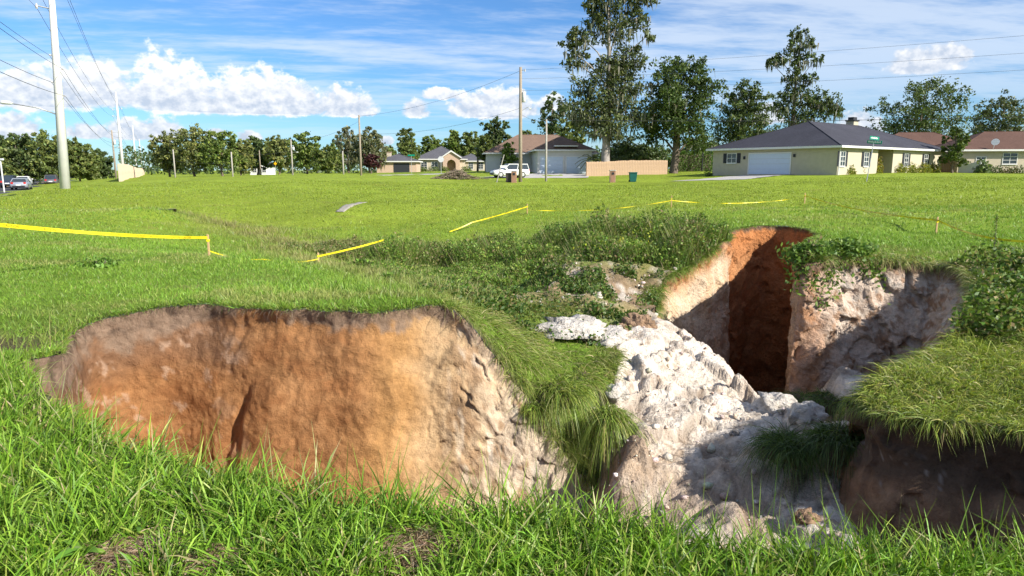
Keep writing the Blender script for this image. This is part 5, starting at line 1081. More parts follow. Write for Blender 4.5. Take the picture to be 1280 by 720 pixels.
m = MB(); m.box(r0 + 1.0, r0 + 1.95, 2.08, 2.138, 0.05, 2.1); dr = m.build('front_door', M['brown'], main); MB().box(r0 + 1.82, r0 + 1.88, 2.03, 2.079, 1.0, 1.1).build('handle', M['metal'], dr)
hip(main, 0, LF, 0, WS, HE, 0.385, 0.55, M['roofgrey'])
for px in (1052.5, 1082, 1132, 1156.5):
    a = on_front(px); window(main, 'f', a - 0.45, 0.9, 0.85, 1.35)
g0, g1 = on_side(987.5), on_side(936.5); garage_door(main, 'l', g0, g1 - g0, 2.15, rows=4, cols=6)
a = on_side(914.5); window(main, 'l', a - 0.55, 1.1, 1.25, 0.95, mull=(1, 1)); lamp(main, 'l', g0 - 0.45, 1.9); lamp(main, 'l', g1 + 0.6, 1.75)
r_ = (1061 - 640) / F_PX / px_dir(640, 205)[1]; cx = (r_ * (A[1] + vx * 9.1) - (A[0] - vy * 9.1)) / (vx - vy * r_)
for u in (0.12, LF - 0.2): MB().box(u, u + 0.09, -0.09, -0.003, -0.1, HE - 0.1).build('downspout', M['trim'], main)
MB().box(on_front(1096.5) - 0.05, r1 + 0.05, 0.4, 2.2, -0.25, 0.06).build('entry_step', M['concrete'], main)
ch = MB().bbox(cx - 0.6, cx + 0.6, 8.6, 9.6, 3.6, 6.45, 0.03).build('chimney', M['stucco'], main); MB().bbox(cx - 0.7, cx + 0.7, 8.5, 9.7, 6.452, 6.6, 0.03).build('chimney_cap', M['shutter'], ch); MB().box(cx - 0.45, cx + 0.45, 8.75, 9.45, 6.605, 6.95).build('flue', M['shutter'], ch)
for k, (px, D, w, lab) in enumerate([(1058, 71, 1.9, 'yellow green shrub by the first front window'), (1072, 73, 1.6, 'low yellow green shrub between the two left front windows'), (1090, 75, 1.8, 'leafy shrub by the entry recess'), (1097, 75.5, 1.0, 'upright orange tinged shrub in the entry recess'), (1121, 77.5, 2.4, 'yellow shrub right of the entry recess'), (1137, 79.5, 2.6, 'wide yellow green shrub under the third front window'), (1153, 81, 2.2, 'green shrub under the last front window'), (1166, 83, 1.8, 'small shrub at the far corner of the front wall')]):
    shrub(lab, px, 214, D - 1.2, w, 1.75 if 'upright' in lab else 1.15, YG if k != 3 else [(0.34, 0.24, 0.05), (0.2, 0.22, 0.04)], 1000, 0.16, group='shrubs along the house front')
shrub('small dark bush at the far corner of the garage wall', 886, 216, 77.5, 1.1, 0.9, DG, 260, 0.13)

def slab(name, label, pts, mat, lift=0.03, structure=True):
    """thin paved sheet laid on the terrain, corners (x, y)"""
    a, b, c, d = [np.array(q) for q in pts]; n, k = 24, 10; V = []
    for i in range(n + 1):
        for j in range(k + 1):
            u, w = i / n, j / k; q = (a * (1 - u) + b * u) * (1 - w) + (d * (1 - u) + c * u) * w; V.append((q[0], q[1], gz(q[0], q[1]) + lift))
    o = link(name, fast_mesh(name, np.array(V), grid_quads(n + 1, k + 1)), mat, None, True); return tag(o, label, None, None, 'structure')
Q = lambda px, D: (P(px, 220, D)[0], D)
def dw(y, d): return (A[0] - vy * y - vx * d, A[1] + vx * y - vy * d)
slab('driveway', None, [dw(g0 - 0.5, 0.05), dw(g0 - 0.6, 9.0), dw(g1 + 2.0, 11.5), dw(g1 + 0.6, 0.05)], M['concrete'])

# house with two garage doors
B = P(672, 214, 93); hb = thing('garage_house', 'house with brown hip roof and two pale garage doors', 'house', (B[0], B[1], gz(B[0], B[1])), R(4))
m = MB(); m.box(0, 7.3, 0, 9, -1, 3.1); m.box(-6.5, 9.5, 9.002, 19, -1, 2.9); m.build('wall', M['wall2'], hb)
hip(hb, 0, 7.3, 0, 10.5, 3.1, 0.47, 0.5, M['roofbrown']); hip(hb, -6.5, 9.5, 9.0, 19, 2.9, 0.52, 0.5, M['roofbrown'])
garage_door(hb, 'f', 0.35, 3.05, 2.2, 0.0, 4, 4); garage_door(hb, 'f', 3.9, 3.05, 2.2, 0.0, 4, 4); window(hb, 'f', -4.5, 1.2, 0.9, 1.3, False, 9.0); window(hb, 'f', -2.4, 1.2, 0.9, 1.3, False, 9.0)
MB().box(2.2, 5.4, -0.35, 0.5, 3.55, 3.68).build('roof_vent', M['trim'], hb)
slab('driveway', None, [Q(596, 83), Q(735, 82), Q(738, 92.5), Q(668, 92.5)], M['concrete'])
slab('street', None, [Q(480, 92), Q(545, 92), Q(560, 96), Q(470, 96)], M['concrete'], 0.02)

# grey roofed house with an arched entry
Cc = P(520, 213, 158); hc = thing('gabled_house', 'distant cream house with grey hip roof and arched brick entry gable', 'house', (Cc[0], Cc[1], gz(Cc[0], Cc[1])), R(3))
m = MB(); m.box(0, 11.2, 0, 13, -1, 2.9); m.box(11.2, 16.2, 1.5, 11, -1, 2.5); m.build('wall', M['wall3'], hc)
hip(hc, 0, 11.2, 0, 13, 2.9, 0.5, 0.5, M['roofmid']); hip(hc, 9.0, 16.2, 1.5, 11, 2.5, 0.42, 0.5, M['roofmid'])
arch = [(-1.0, 0)] + [(-1.0 * math.cos(math.pi * k / 10), 1.9 + 0.9 * math.sin(math.pi * k / 10)) for k in range(11)] + [(1.0, 0)]
m = MB(); fn = lambda a, b, d: (8.1 + a, d, b)
m.prism([(-1.9, -0.8), (-1.0, -0.8), (-1.0, 1.9), (-0.7, 2.5), (0, 2.8), (0, 4.6), (-1.9, 3.4)], fn, -1.4, -0.01); m.prism([(1.9, -0.8), (1.9, 3.4), (0, 4.6), (0, 2.8), (0.7, 2.5), (1.0, 1.9), (1.0, -0.8)], fn, -1.4, -0.01); m.build('entry_gable', M['brickpale'], hc)
m = MB(); m.prism([(-2.3, 3.3), (-2.3, 3.05), (0, 4.5), (2.3, 3.05), (2.3, 3.3), (0, 4.85)], fn, -1.75, 0.6); m.build('gable_trim', M['trim'], hc)
m = MB(); m.prism(arch, fn, -0.16, -0.02); m.build('front_door', M['brown'], hc)
for a in (1.2, 3.6): window(hc, 'f', a, 1.3, 0.8, 1.4, False)
for a in (12.0, 14.3): window(hc, 'f', a, 1.0, 0.7, 1.4, False, 1.5)
for k, (px, w, lab) in enumerate([(529, 2.4, 'clipped hedge ball left of the grey roofed house'), (541, 3.6, 'long low hedge in front of the grey roofed house'), (556, 2.4, 'low hedge beside the arched entry'), (583, 2.6, 'hedge right of the arched entry')]):
    shrub(lab, px, 213, 154, w, 1.2, [(0.10, 0.15, 0.03), (0.15, 0.19, 0.04)], 400, 0.22, group='hedges of the grey roofed house')

# low house by the purple tree
Dd = P(471, 213, 140); hd = thing('brick_house', 'low pale brick house with chimney beside the purple tree', 'house', (Dd[0], Dd[1], gz(Dd[0], Dd[1])), R(2))
MB().box(0, 8, 0, 8, -1, 2.3).build('wall', M['brickpale'], hd); hip(hd, 0, 8, 0, 8, 2.3, 0.34, 0.5, M['roofmid']); MB().box(3.4, 6.6, -0.05, -0.003, 0, 1.9).build('carport_shade_panel', M['shutter'], hd)  # dark panel on the wall paints the shade inside the carport
ch = MB().bbox(1.7, 2.6, 2.4, 3.3, 2.4, 4.1, 0.03).build('chimney', M['wall3'], hd); MB().bbox(1.6, 2.7, 2.3, 3.4, 4.102, 4.2, 0.02).build('chimney_cap', M['brickpale'], ch)
# small white house
Ee = P(313, 221, 175); he = thing('white_house', 'small white gabled house far beyond the field', 'house', (Ee[0], Ee[1], gz(Ee[0], Ee[1])), R(6))
MB().box(0, 4.6, 0, 7, -1, 2.4).build('wall', M['wallwhite'], he); MB().prism([(0.0, 2.4), (4.6, 2.4), (2.3, 4.2)], lambda a, b, d: (a, d, b), 0.002, 6.99).build('gable', M['wallwhite'], he)
m = MB(); m.prism([(-0.4, 2.15), (-0.4, 2.35), (2.3, 4.45), (5.0, 2.35), (5.0, 2.15), (2.3, 4.25)], lambda a, b, d: (a, d, b), -0.4, 7.4); m.build('roof', M['roofmid'], he)
window(he, 'f', 0.7, 0.9, 0.7, 1.2, False); window(he, 'f', 3.0, 0.9, 0.7, 1.2, False); MB().box(2.0, 2.8, -0.05, -0.003, 0, 2.0).build('front_door', M['shutter'], he)

# red brown roofed house on the right
Ff = P(1196, 214, 82); hf = thing('tan_house', 'tan house with red brown hip roofs and dark windows behind the white wall', 'house', (Ff[0], Ff[1], gz(Ff[0], Ff[1])), R(-7))
m = MB(); m.box(0, 16, 0, 10, -1, 2.65); m.box(-6.5, 3.0, 10.002, 20, -1, 2.65); m.build('wall', M['wall3'], hf)
hip(hf, 0, 16, 0, 10.5, 2.65, 0.40, 0.55, M['roofred']); hip(hf, -6.5, 9.0, 9.0, 20, 2.65, 0.46, 0.5, M['roofred'])
window(hf, 'f', 2.0, 1.0, 0.95, 0.85, False); window(hf, 'f', 4.9, 1.5, 1.05, 1.2, False); window(hf, 'f', 9.0, 1.5, 1.05, 1.2, False)
t = MB(); t.tube([(3.6, -0.2, 2.75), (3.6, -0.4, 3.4)], 0.03, 6); t.tube([(3.6, -0.45, 3.4), (3.55, -0.62, 3.48), (3.5, -0.7, 3.52)], [0.05, 0.32, 0.42], 12); t.build('satellite_dish', M['tx'], hf)
shrub('spiky agave like plant beside the white wall', 1227, 214, 79.5, 1.8, 1.5, [(0.10, 0.15, 0.06), (0.2, 0.25, 0.1)], 260, 0.4, 'agave_plant', cat='plant')
for px, D, w, h, lab in [(1242, 79.5, 2.0, 1.0, 'dark green shrub below the wide window of the tan house'), (1260, 79, 2.4, 0.9, 'reddish shrub along the tan house wall'), (1276, 78.5, 2.4, 1.0, 'green shrub further along the tan house wall')]: shrub(lab, px, 214, D, w, h, DG if 'red' not in lab else [(0.16, 0.12, 0.04), (0.09, 0.11, 0.03)], 420, 0.14, group='shrubs along the tan house')

# ------------------------------------------------------------------ fences and walls
def plank_fence(label, p0, p1, n, h, mat, group=None):
    a, b = np.array(p0), np.array(p1); L = np.linalg.norm(b - a); an = math.atan2(b[1] - a[1], b[0] - a[0]); t = thing('plank_fence', label, 'fence', (a[0], a[1], gz(*a)), an, group); w = L / n
    me = MB().bbox(0.004, w - 0.012, -0.012, 0.012, 0, h, 0.006).mesh('plank'); me.materials.append(mat)
    for i in range(n):
        q = a + (b - a) * (i + 0.5) / n; o = bpy.data.objects.new('plank', me); COL.objects.link(o); o.parent = t; o.location = (i * w, random.uniform(-0.004, 0.004), gz(*q) - gz(*a) - 0.08 + random.uniform(-0.015, 0.015))
    for z in (0.3, 1.0, h - 0.3): MB().box(0, L, 0.016, 0.06, z - 0.045, z + 0.045).build('rail', mat, t)
    for i in range(0, n + 1, 12): MB().box(i * w - 0.05, i * w + 0.05, 0.062, 0.16, -0.3, h - 0.05).build('post', mat, t)
plank_fence('tan wooden plank fence behind the tall mossy tree', Q(733, 86), Q(834, 88), 50, 1.85, M['plank'])
plank_fence('dark brown plank gate fence between the two houses on the right', Q(1167, 83.5), Q(1198, 82.5), 14, 1.85, M['plankdark'])
a, b = Q(1198.5, 81.5), Q(1224, 79.5); wl = thing('white_wall', 'low white garden wall sloping down towards the spiky plant', 'wall', (a[0], a[1], gz(*a)), math.atan2(b[1] - a[1], b[0] - a[0])); L = math.dist(a, b)
MB().prism([(0, -0.3), (L, -0.3), (L, 1.15), (L * 0.75, 1.2), (L * 0.35, 1.0), (0, 1.3)], lambda u, z, d: (u, d, z), 0, 0.18).build('wall_panel', M['wallwhite'], wl); MB().box(-0.16, 0.0, -0.03, 0.21, -0.3, 1.55).build('post', M['wallwhite'], wl)
def hedge(label, px, D, w, h, dep, n):
    x0 = P(px, 215, D)[0]; t = thing('hedge', label, 'hedge', (x0, D, gz(x0, D) - 0.02)); p = np.stack([rng.uniform(-w / 2, w / 2, n), rng.uniform(-dep / 2, dep / 2, n), rng.uniform(0, h, n)], -1)
    f = rng.integers(0, 3, n); p[f == 0, 1] = -dep / 2 + rng.normal(size=(f == 0).sum()) * 0.06; p[f == 1, 2] = h + rng.normal(size=(f == 1).sum()) * 0.06
    v = Veg(); v.add(leaves(p, 0.16, pal(n, [(0.09, 0.17, 0.025), (0.12, 0.21, 0.03)], [1, 1]))); link('foliage', v.mesh('foliage'), M['weed'], t); MB().box(-w / 2 + 0.3, w / 2 - 0.3, -dep / 2 + 0.3, dep / 2 - 0.3, 0, h - 0.3).build('inner_branches', M['bark'], t)
hedge('tall clipped green hedge wall left of the beige house', 866, 99, 5.6, 2.7, 0.9, 3800)
x0, D0 = Q(877, 97.5); MB().tube([(x0, D0, gz(x0, D0) - 0.2), (x0, D0, gz(x0, D0) + 2.8)], 0.10, 8).build('gate_post', M['black']); tag(bpy.data.objects['gate_post'], 'black post standing in front of the green hedge', 'post')

# tan panel wall along the road
wa = np.array(POLE1) + np.array(RD) * 33.0 - np.array(RN) * 2.6
sw = thing('panel_wall', 'long tan panel wall with pilasters beside the road', 'wall', (wa[0], wa[1], gz(*wa)), math.atan2(RD.y, RD.x))
mp = MB().box(0, 2.72, -0.08, 0.08, -1.2, 1.95).mesh('panel'); mp.materials.append(M['soundwall']); mq = MB().bbox(-0.14, 0.14, -0.2, 0.2, -1.2, 2.15, 0.03).mesh('pilaster'); mq.materials.append(M['pilaster'])
for i in range(72):
    q = wa + np.array(RD) * (i * 3.0); dz = gz(*q) - gz(*wa)
    o = bpy.data.objects.new('pilaster', mq); COL.objects.link(o); o.parent = sw; o.location = (i * 3.0, 0, dz)
    o = bpy.data.objects.new('panel', mp); COL.objects.link(o); o.parent = sw; o.location = (i * 3.0 + 0.14, 0, dz)

# road on the left
def road():
    V = []; n = 60
    for i in range(n + 1):
        s_ = -60 + i * 10
        for off in (6.5, 10, 14, 18, 21.5): q = np.array(POLE1) + np.array(RD) * s_ + np.array(RN) * off; V.append((q[0], q[1], -0.80 + 0.03))
    tag(link('road', fast_mesh('road', np.array(V), grid_quads(n + 1, 5)), M['asphalt'], None, True), kind='structure')
    for off, w in ((7.0, 0.12), (21.0, 0.12), (13.9, 0.1), (14.2, 0.1)):
        V = []
        for i in range(n + 1):
            for o in (off, off + w): q = np.array(POLE1) + np.array(RD) * (-60 + i * 10) + np.array(RN) * o; V.append((q[0], q[1], -0.80 + 0.036))
        tag(link('road_marking', fast_mesh('road_marking', np.array(V), grid_quads(n + 1, 2)), M['white' if off < 10 or off > 20 else 'yellow']), kind='structure')
    m = MB(); 
    for off in (6.3, 21.5):
        k = len(m.V)
        for i in range(n + 1):
            for o, z in ((off, -0.9), (off, -0.66), (off + 0.2, -0.66), (off + 0.2, -0.9)): q = np.array(POLE1) + np.array(RD) * (-60 + i * 10) + np.array(RN) * o; m.V.append((q[0], q[1], z))
        for i in range(n):
            for j in range(3): m.F.append((k + i * 4 + j, k + i * 4 + j + 1, k + (i + 1) * 4 + j + 1, k + (i + 1) * 4 + j))
    tag(m.build('kerb', M['concrete']), kind='structure')
road()

# ------------------------------------------------------------------ poles and wires
def tapered(par, h, r0, r1, mat, name='pole', n=12, z0=-1.0, dx=0, dy=0): return MB().tube([(0, 0, z0), (dx * 0.5, dy * 0.5, h * 0.5), (dx, dy, h)], [r0 * 1.02, (r0 + r1) / 2, r1], n).build(name, mat, par, True)
tp = []; att = [(15.0, -0.9), (15.3, 0.9), (13.6, -1.0), (10.2, -0.28), (9.2, 0.28), (8.2, -0.28), (7.2, 0.28), (17.6, 0.0)]
ang = math.atan2(RD.y, RD.x)
names = ['massive white concrete power pole carrying a street lamp arm', 'second white concrete power pole behind the tan wall', 'third slim white concrete power pole along the wall', 'fourth thin white concrete power pole near the far end of the wall', 'farthest tiny white concrete power pole of the line']
for i, d in enumerate((0, 117, 250, 385, 520)):
    q = np.array(POLE1) + np.array(RD) * d; z = gz(*q); t = thing('power_pole', names[i], 'power pole', (q[0], q[1], z), ang, 'concrete power poles along the road'); tp.append((q[0], q[1], z))
    tapered(t, 19.0, 0.38, 0.16, M['polewhite'])
    if i == 0: t.rotation_euler = (Matrix.Rotation(0.038, 3, 'Y') @ Matrix.Rotation(ang, 3, 'Z')).to_euler()
    for (hh, off) in att[:3]: MB().tube([(0, 0, hh), (0, -off * 0.95, hh + 0.12)], 0.05, 6).build('crossarm', M['metal'], t); MB().tube([(0, -off, hh - 0.12), (0, -off, hh), (0, -off, hh + 0.12), (0, -off, hh + 0.3)], [0.04, 0.09, 0.09, 0.03], 8).build('insulator', M['ceramic'], t)
    for (hh, off) in att[3:7]: MB().tube([(0, 0, hh), (0, -off * 1.6, hh)], [0.05, 0.05], 6).build('insulator', M['ceramic'], t)
    if i == 0:
        arm = MB().tube([(0, 0.2, 5.75), (-0.15, 1.3, 6.15), (-0.3, 3.0, 6.35)], [0.05, 0.045, 0.04], 8).build('lamp_arm', M['metal'], t, True)
        MB().tube([(-0.3, 2.9, 6.36), (-0.32, 3.15, 6.40), (-0.35, 3.6, 6.40), (-0.35, 3.75, 6.36)], [0.05, 0.14, 0.15, 0.04], 8).build('lamp_head', M['tx'], arm, True)
def wire(label, a, b, sag, r=0.014, grp='overhead wires'):
    a, b = Vector(a), Vector(b); k = 24; m = MB(); m.tube([a.lerp(b, i / k) - Vector((0, 0, sag * 4 * (i / k) * (1 - i / k))) for i in range(k + 1)], r, 4, False)
    return tag(m.build('wire', M['wire']), label, 'wire', grp)
nrm_ = np.array([-math.sin(ang), math.cos(ang)])
ords = ['second', 'arm mounted', 'third', 'fourth', 'fifth', 'sixth', 'lowest', 'uppermost']
spans = ['leading to the massive pole with the lamp arm', 'between the massive pole and the second pole', 'between the second and third concrete poles', 'between the third and fourth concrete poles']
for wi, (hh, off) in enumerate(att):
    p0 = np.array(POLE1) - np.array(RD) * 117
    pts = [(p0[0], p0[1], 0.0)] + tp
    for i in range(4):
        (x1, y1, z1), (x2, y2, z2) = pts[i], pts[i + 1]; k = -off if abs(off) > 0.5 else -off * 1.5
        l1, l2 = (0.038 * hh if i == 1 else 0), (0.038 * hh if i == 0 else 0)
        wire('%s line of the concrete poles %s' % (ords[wi], spans[i]), (x1 + l1 + nrm_[0] * k, y1 + nrm_[1] * k, z1 + hh), (x2 + l2 + nrm_[0] * k, y2 + nrm_[1] * k, z2 + hh), 1.6 if hh > 12 else 1.9, 0.016, 'power lines of the concrete poles')

def wood_pole(label, px, top, D, r=0.15, mat='polewood', can=False, arm=False, lean=0.0, name='utility_pole'):
    x = P(px, 220, D)[0]; z = gz(x, D); h = EYE + (213 - top) * D / F_PX - z; t = thing(name, label, 'utility pole', (x, D, z), 0, 'wooden poles around the field'); tapered(t, h, r, r * 0.68, M[mat], dx=lean)
    if can:
        c = MB().tube([(0.34, 0, h * 0.70), (0.34, 0, h * 0.70 + 0.06), (0.34, 0, h * 0.785), (0.34, 0, h * 0.79)], [0.16, 0.21, 0.21, 0.15], 12).build('transformer', M['tx'], t, True); MB().tube([(0.0, 0, h * 0.75), (0.2, 0, h * 0.75)], 0.05, 6).build('bracket', M['metal'], c); MB().tube([(0.34, 0, h * 0.79), (0.34, 0, h * 0.79 + 0.28)], [0.05, 0.03], 6).build('bushing', M['ceramic'], c)
        MB().tube([(0, 0, h * 0.62), (0.8, 0, h * 0.66), (0.95, 0, h * 0.65)], 0.03, 6).build('bracket_arm', M['metal'], t); MB().tube([(0.9, 0, h * 0.64), (1.15, 0, h * 0.65)], [0.10, 0.07], 8).build('lamp_head', M['tx'], t)
    if arm: MB().tube([(0.0, -0.05, h - 0.35), (0.45, -0.05, h - 0.3)], 0.03, 6).build('pole_pin', M['metal'], t); MB().tube([(0.45, -0.05, h - 0.45), (0.45, -0.05, h - 0.2)], [0.07, 0.05], 8).build('insulator', M['ceramic'], t)
    return (x, D, z, h)
wp = wood_pole('tall wooden utility pole with grey transformer beside the parked white car', 650.5, 91, 74, 0.21, 'polewood', True, True)
w2 = wood_pole('thin grey pole in front of the brown roofed garage', 682.5, 152, 76, 0.13, 'polegrey')
w3 = wood_pole('tall wooden pole beside the purple leaved tree', 451.5, 147, 95, 0.16, 'polewood')
w4 = wood_pole('wooden pole with transformer can in front of the round green tree', 366, 176, 120, 0.14, 'polegrey', True)
w5 = wood_pole('thin grey pole at the left of the olive trees', 219, 188, 115, 0.13, 'polegrey')
w6 = wood_pole('thin grey pole in front of the bright green tree', 291, 191, 115, 0.14, 'polegrey')
w7 = wood_pole('slim wooden pole behind the small white house', 326, 189, 150, 0.13, 'polewood')
w8 = wood_pole('short grey pole left of the tall wooden pole', 429.5, 190, 112, 0.13, 'polegrey')
wood_pole('wooden pole with a meter standing behind the tan wall', 145, 165, 125, 0.17, 'polewood', True)
tops = lambda w, f=1.0: (w[0], w[1], w[2] + w[3] * f)
gw = 'lines of the wooden poles'
for wl_, f, zz, sg in (('highest thin line crossing the sky above the charcoal roof', 0.975, 12.6, 0.5), ('middle thin line crossing the sky above the charcoal roof', 0.90, 11.2, 0.6), ('lowest of three thin lines crossing the sky above the charcoal roof', 0.80, 9.9, 0.6)): wire(wl_, tops(wp, f), (62, 44, zz), sg, 0.009, gw)
wire('lowest cable running from the thin grey pole past the tall trees', tops(w2, 0.99), (64, 52, 6.4), 0.5, 0.022, gw)
wire('cable joining the tall wooden pole to the thin grey pole', tops(wp, 0.6), tops(w2, 0.98), 0.3, 0.014, gw)
wire('upper line between the two tall wooden poles', tops(w3, 0.98), tops(wp, 0.97), 0.8, 0.013, gw); wire('lower line between the two tall wooden poles', tops(w3, 0.7), tops(wp, 0.65), 0.9, 0.013, gw)
wire('line from the tall wooden pole to the transformer pole', tops(w4, 0.98), tops(w3, 0.9), 0.8, 0.013, gw); wire('low line joining the two thin grey poles', tops(w5, 0.6), tops(w6, 0.6), 0.3, 0.014, gw); wire('line from the transformer pole to the thin grey pole', tops(w6, 0.97), tops(w4, 0.7), 0.5, 0.014, gw)

# ------------------------------------------------------------------ signs, mailboxes, bins
x, D = P(1082.5, 227, 55)[0], 55.0; z = gz(x, D); t = thing('street_sign', 'leaning street sign with two green name blades', 'street sign', (x, D, z)); lean = 0.36
MB().tube([(0, 0, -0.4), (lean, 0, 3.2)], 0.035, 8).build('post', M['metal'], t)
for k, (z0, h, rz_, w) in enumerate([(3.28, 0.27, 0.25, 0.9), (2.98, 0.25, -0.9, 1.15)]):
    b = MB().bbox(-w / 2, w / 2, -0.012, 0.012, 0, h, 0.01).build('sign_blade', M['green'], t); b.location = (lean, -0.045 * k, z0); b.rotation_euler = (0, 0.10, rz_)
    l = MB(); u = -w / 2 + 0.1
    while u < w / 2 - 0.14: ww = random.uniform(0.04, 0.08); l.box(u, u + ww, -0.016, -0.0125, 0.08, 0.08 + random.choice((0.10, 0.13))); u += ww + 0.025
    l.build('lettering', M['white'], b)
x, D = P(551.5, 219, 96)[0], 96.0; t = thing('stop_sign', 'octagonal sign seen from behind on the street corner', 'sign', (x, D, gz(x, D))); MB().tube([(0, 0, -0.3), (0, 0, 2.3)], 0.035, 8).build('post', M['metal'], t)
oc = [(0.40 / math.cos(math.pi / 8) * math.cos(math.pi / 8 + k * math.pi / 4), 0.40 / math.cos(math.pi / 8) * math.sin(math.pi / 8 + k * math.pi / 4)) for k in range(8)]
MB().prism(oc, lambda a, b, d: (a, d, 1.95 + b), -0.05, -0.042).build('sign_plate', M['tx'], t)
x, D = P(514.5, 215, 100)[0], 100.0; t = thing('street_sign', 'small distant green street sign by the dark upright tree', 'street sign', (x, D, gz(x, D))); MB().tube([(0, 0, -0.3), (0, 0, 2.5)], 0.03, 8).build('post', M['metal'], t); MB().bbox(-0.5, 0.5, -0.012, 0.012, 2.5, 2.72, 0.01).build('sign_blade', M['green'], t)
x, D = P(345, 218, 130)[0], 130.0; t = thing('warning_sign', 'tiny yellow diamond sign beyond the field', 'sign', (x, D, gz(x, D))); MB().tube([(0, 0, -0.3), (0, 0, 2.6)], 0.03, 6).build('post', M['metal'], t); MB().prism([(0, -0.33), (0.33, 0), (0, 0.33), (-0.33, 0)], lambda a, b, d: (a, d, 2.1 + b), -0.05, -0.04).build('sign_plate', M['yellow'], t)
def mailbox(label, px, D):
    x = P(px, 225, D)[0]; t = thing('brick_mailbox', label, 'mailbox', (x, D, gz(x, D))); me = MB().bbox(0, 0.19, 0, 0.09, 0, 0.062, 0.005).mesh('brick'); me.materials.append(M['brick'])
    MB().box(-0.275, 0.275, -0.255, 0.295, -0.2, 1.2).build('pillar', M['brickpale'], t)
    for r_ in range(16):
        for c in range(3 if r_ % 2 == 0 else 2):
            o = bpy.data.objects.new('brick', me); COL.objects.link(o); o.parent = t; o.location = (-0.29 + c * 0.197 + (0 if r_ % 2 == 0 else 0.1), -0.29, 0.01 + r_ * 0.074)
    MB().bbox(-0.34, 0.34, -0.34, 0.34, 1.202, 1.28, 0.02).build('cap', M['concrete'], t); MB().bbox(-0.12, 0.12, -0.33, -0.292, 0.82, 1.05, 0.01).build('letter_box', M['shutter'], t)
mailbox('brick mailbox pillar on the lawn in front of the tan fence', 765.5, 71.5); mailbox('brick mailbox pillar beside the parked white car', 642.5, 72.5)
def bin_(label, px, D, mat):
    x = P(px, 225, D)[0]; t = thing('wheeled_bin', label, 'bin', (x, D, gz(x, D))); m = MB(); b0, b1 = 0.30, 0.38
    m.add([(-b0, -b0, 0.06), (b0, -b0, 0.06), (b0, b0, 0.06), (-b0, b0, 0.06), (-b1, -b1, 0.95), (b1, -b1, 0.95), (b1, b1, 0.95), (-b1, b1, 0.95)], [(3, 2, 1, 0), (4, 5, 6, 7), (0, 1, 5, 4), (1, 2, 6, 5), (2, 3, 7, 6), (3, 0, 4, 7)]); m.build('body', mat, t)
    MB().bbox(-0.41, 0.41, -0.43, 0.41, 0.952, 1.03, 0.03).build('lid', mat, t); MB().tube([(-0.3, 0.46, 0.93), (0.3, 0.46, 0.93)], 0.02, 6).build('handle', M['black'], t)
    for s_ in (-0.33, 0.33): MB().tube([(s_ - 0.03, 0.30, 0.12), (s_ + 0.03, 0.30, 0.12)], 0.12, 12).build('wheel', M['rubber'], t)
bin_('dark green wheeled bin on the lawn near the brick mailbox', 791, 71.5, M['binb']); bin_('dark brown bin beside the brick mailbox by the white car', 636.5, 72.8, M['bindark'])
x, D = P(620, 228, 72)[0], 72.0; t = thing('leaning_post', 'thin leaning post with a small white board by the white car', 'post', (x, D, gz(x, D))); MB().tube([(0, 0, -0.2), (0.85, 0, 2.9)], 0.05, 7).build('post', M['polegrey'], t); MB().box(0.45, 1.15, -0.06, -0.04, 1.55, 1.8).build('board', M['white'], t)

# brush pile
def brush_pile():
    x, D = P(570, 227, 77)[0], 77.0; t = thing('brush_pile', 'heap of cut branches and dry brush by the roadside', 'brush pile', (x, D, gz(x, D))); m = MB(); r_ = random.Random(4)
    for i in range(240):
        a = r_.uniform(0, 6.28); px_, py_ = r_.gauss(0, 1.1), r_.gauss(0, 0.6); h = 1.0 * math.exp(-(px_ / 1.7) ** 2 - (py_ / 1.0) ** 2); z = r_.uniform(0, h); L = r_.uniform(0.4, 1.5)
        d = Vector((math.cos(a), math.sin(a) * 0.7, r_.uniform(-0.2, 0.45))).normalized() * L; p = Vector((px_, py_, z + 0.03)); m.tube([p - d * 0.5 + Vector((0, 0, 0.05)), p, p + d * 0.5], [0.02, 0.025, 0.008], 4)
    m.build('branches', M['twig'], t)
    n = 1500; q = rng.normal(size=(n, 3)) * np.array([1.2, 0.6, 0]); q[:, 2] = rng.random(n) * 1.0 * np.exp(-(q[:, 0] / 1.8) ** 2 - (q[:, 1] / 1.1) ** 2); v = Veg(); v.add(leaves(q, 0.15, pal(n, [(0.22, 0.17, 0.11), (0.10, 0.13, 0.04), (0.30, 0.24, 0.17)], [3, 2, 2]))); link('dry_leaves', v.mesh('dry_leaves'), M['weed'], t)
brush_pile()

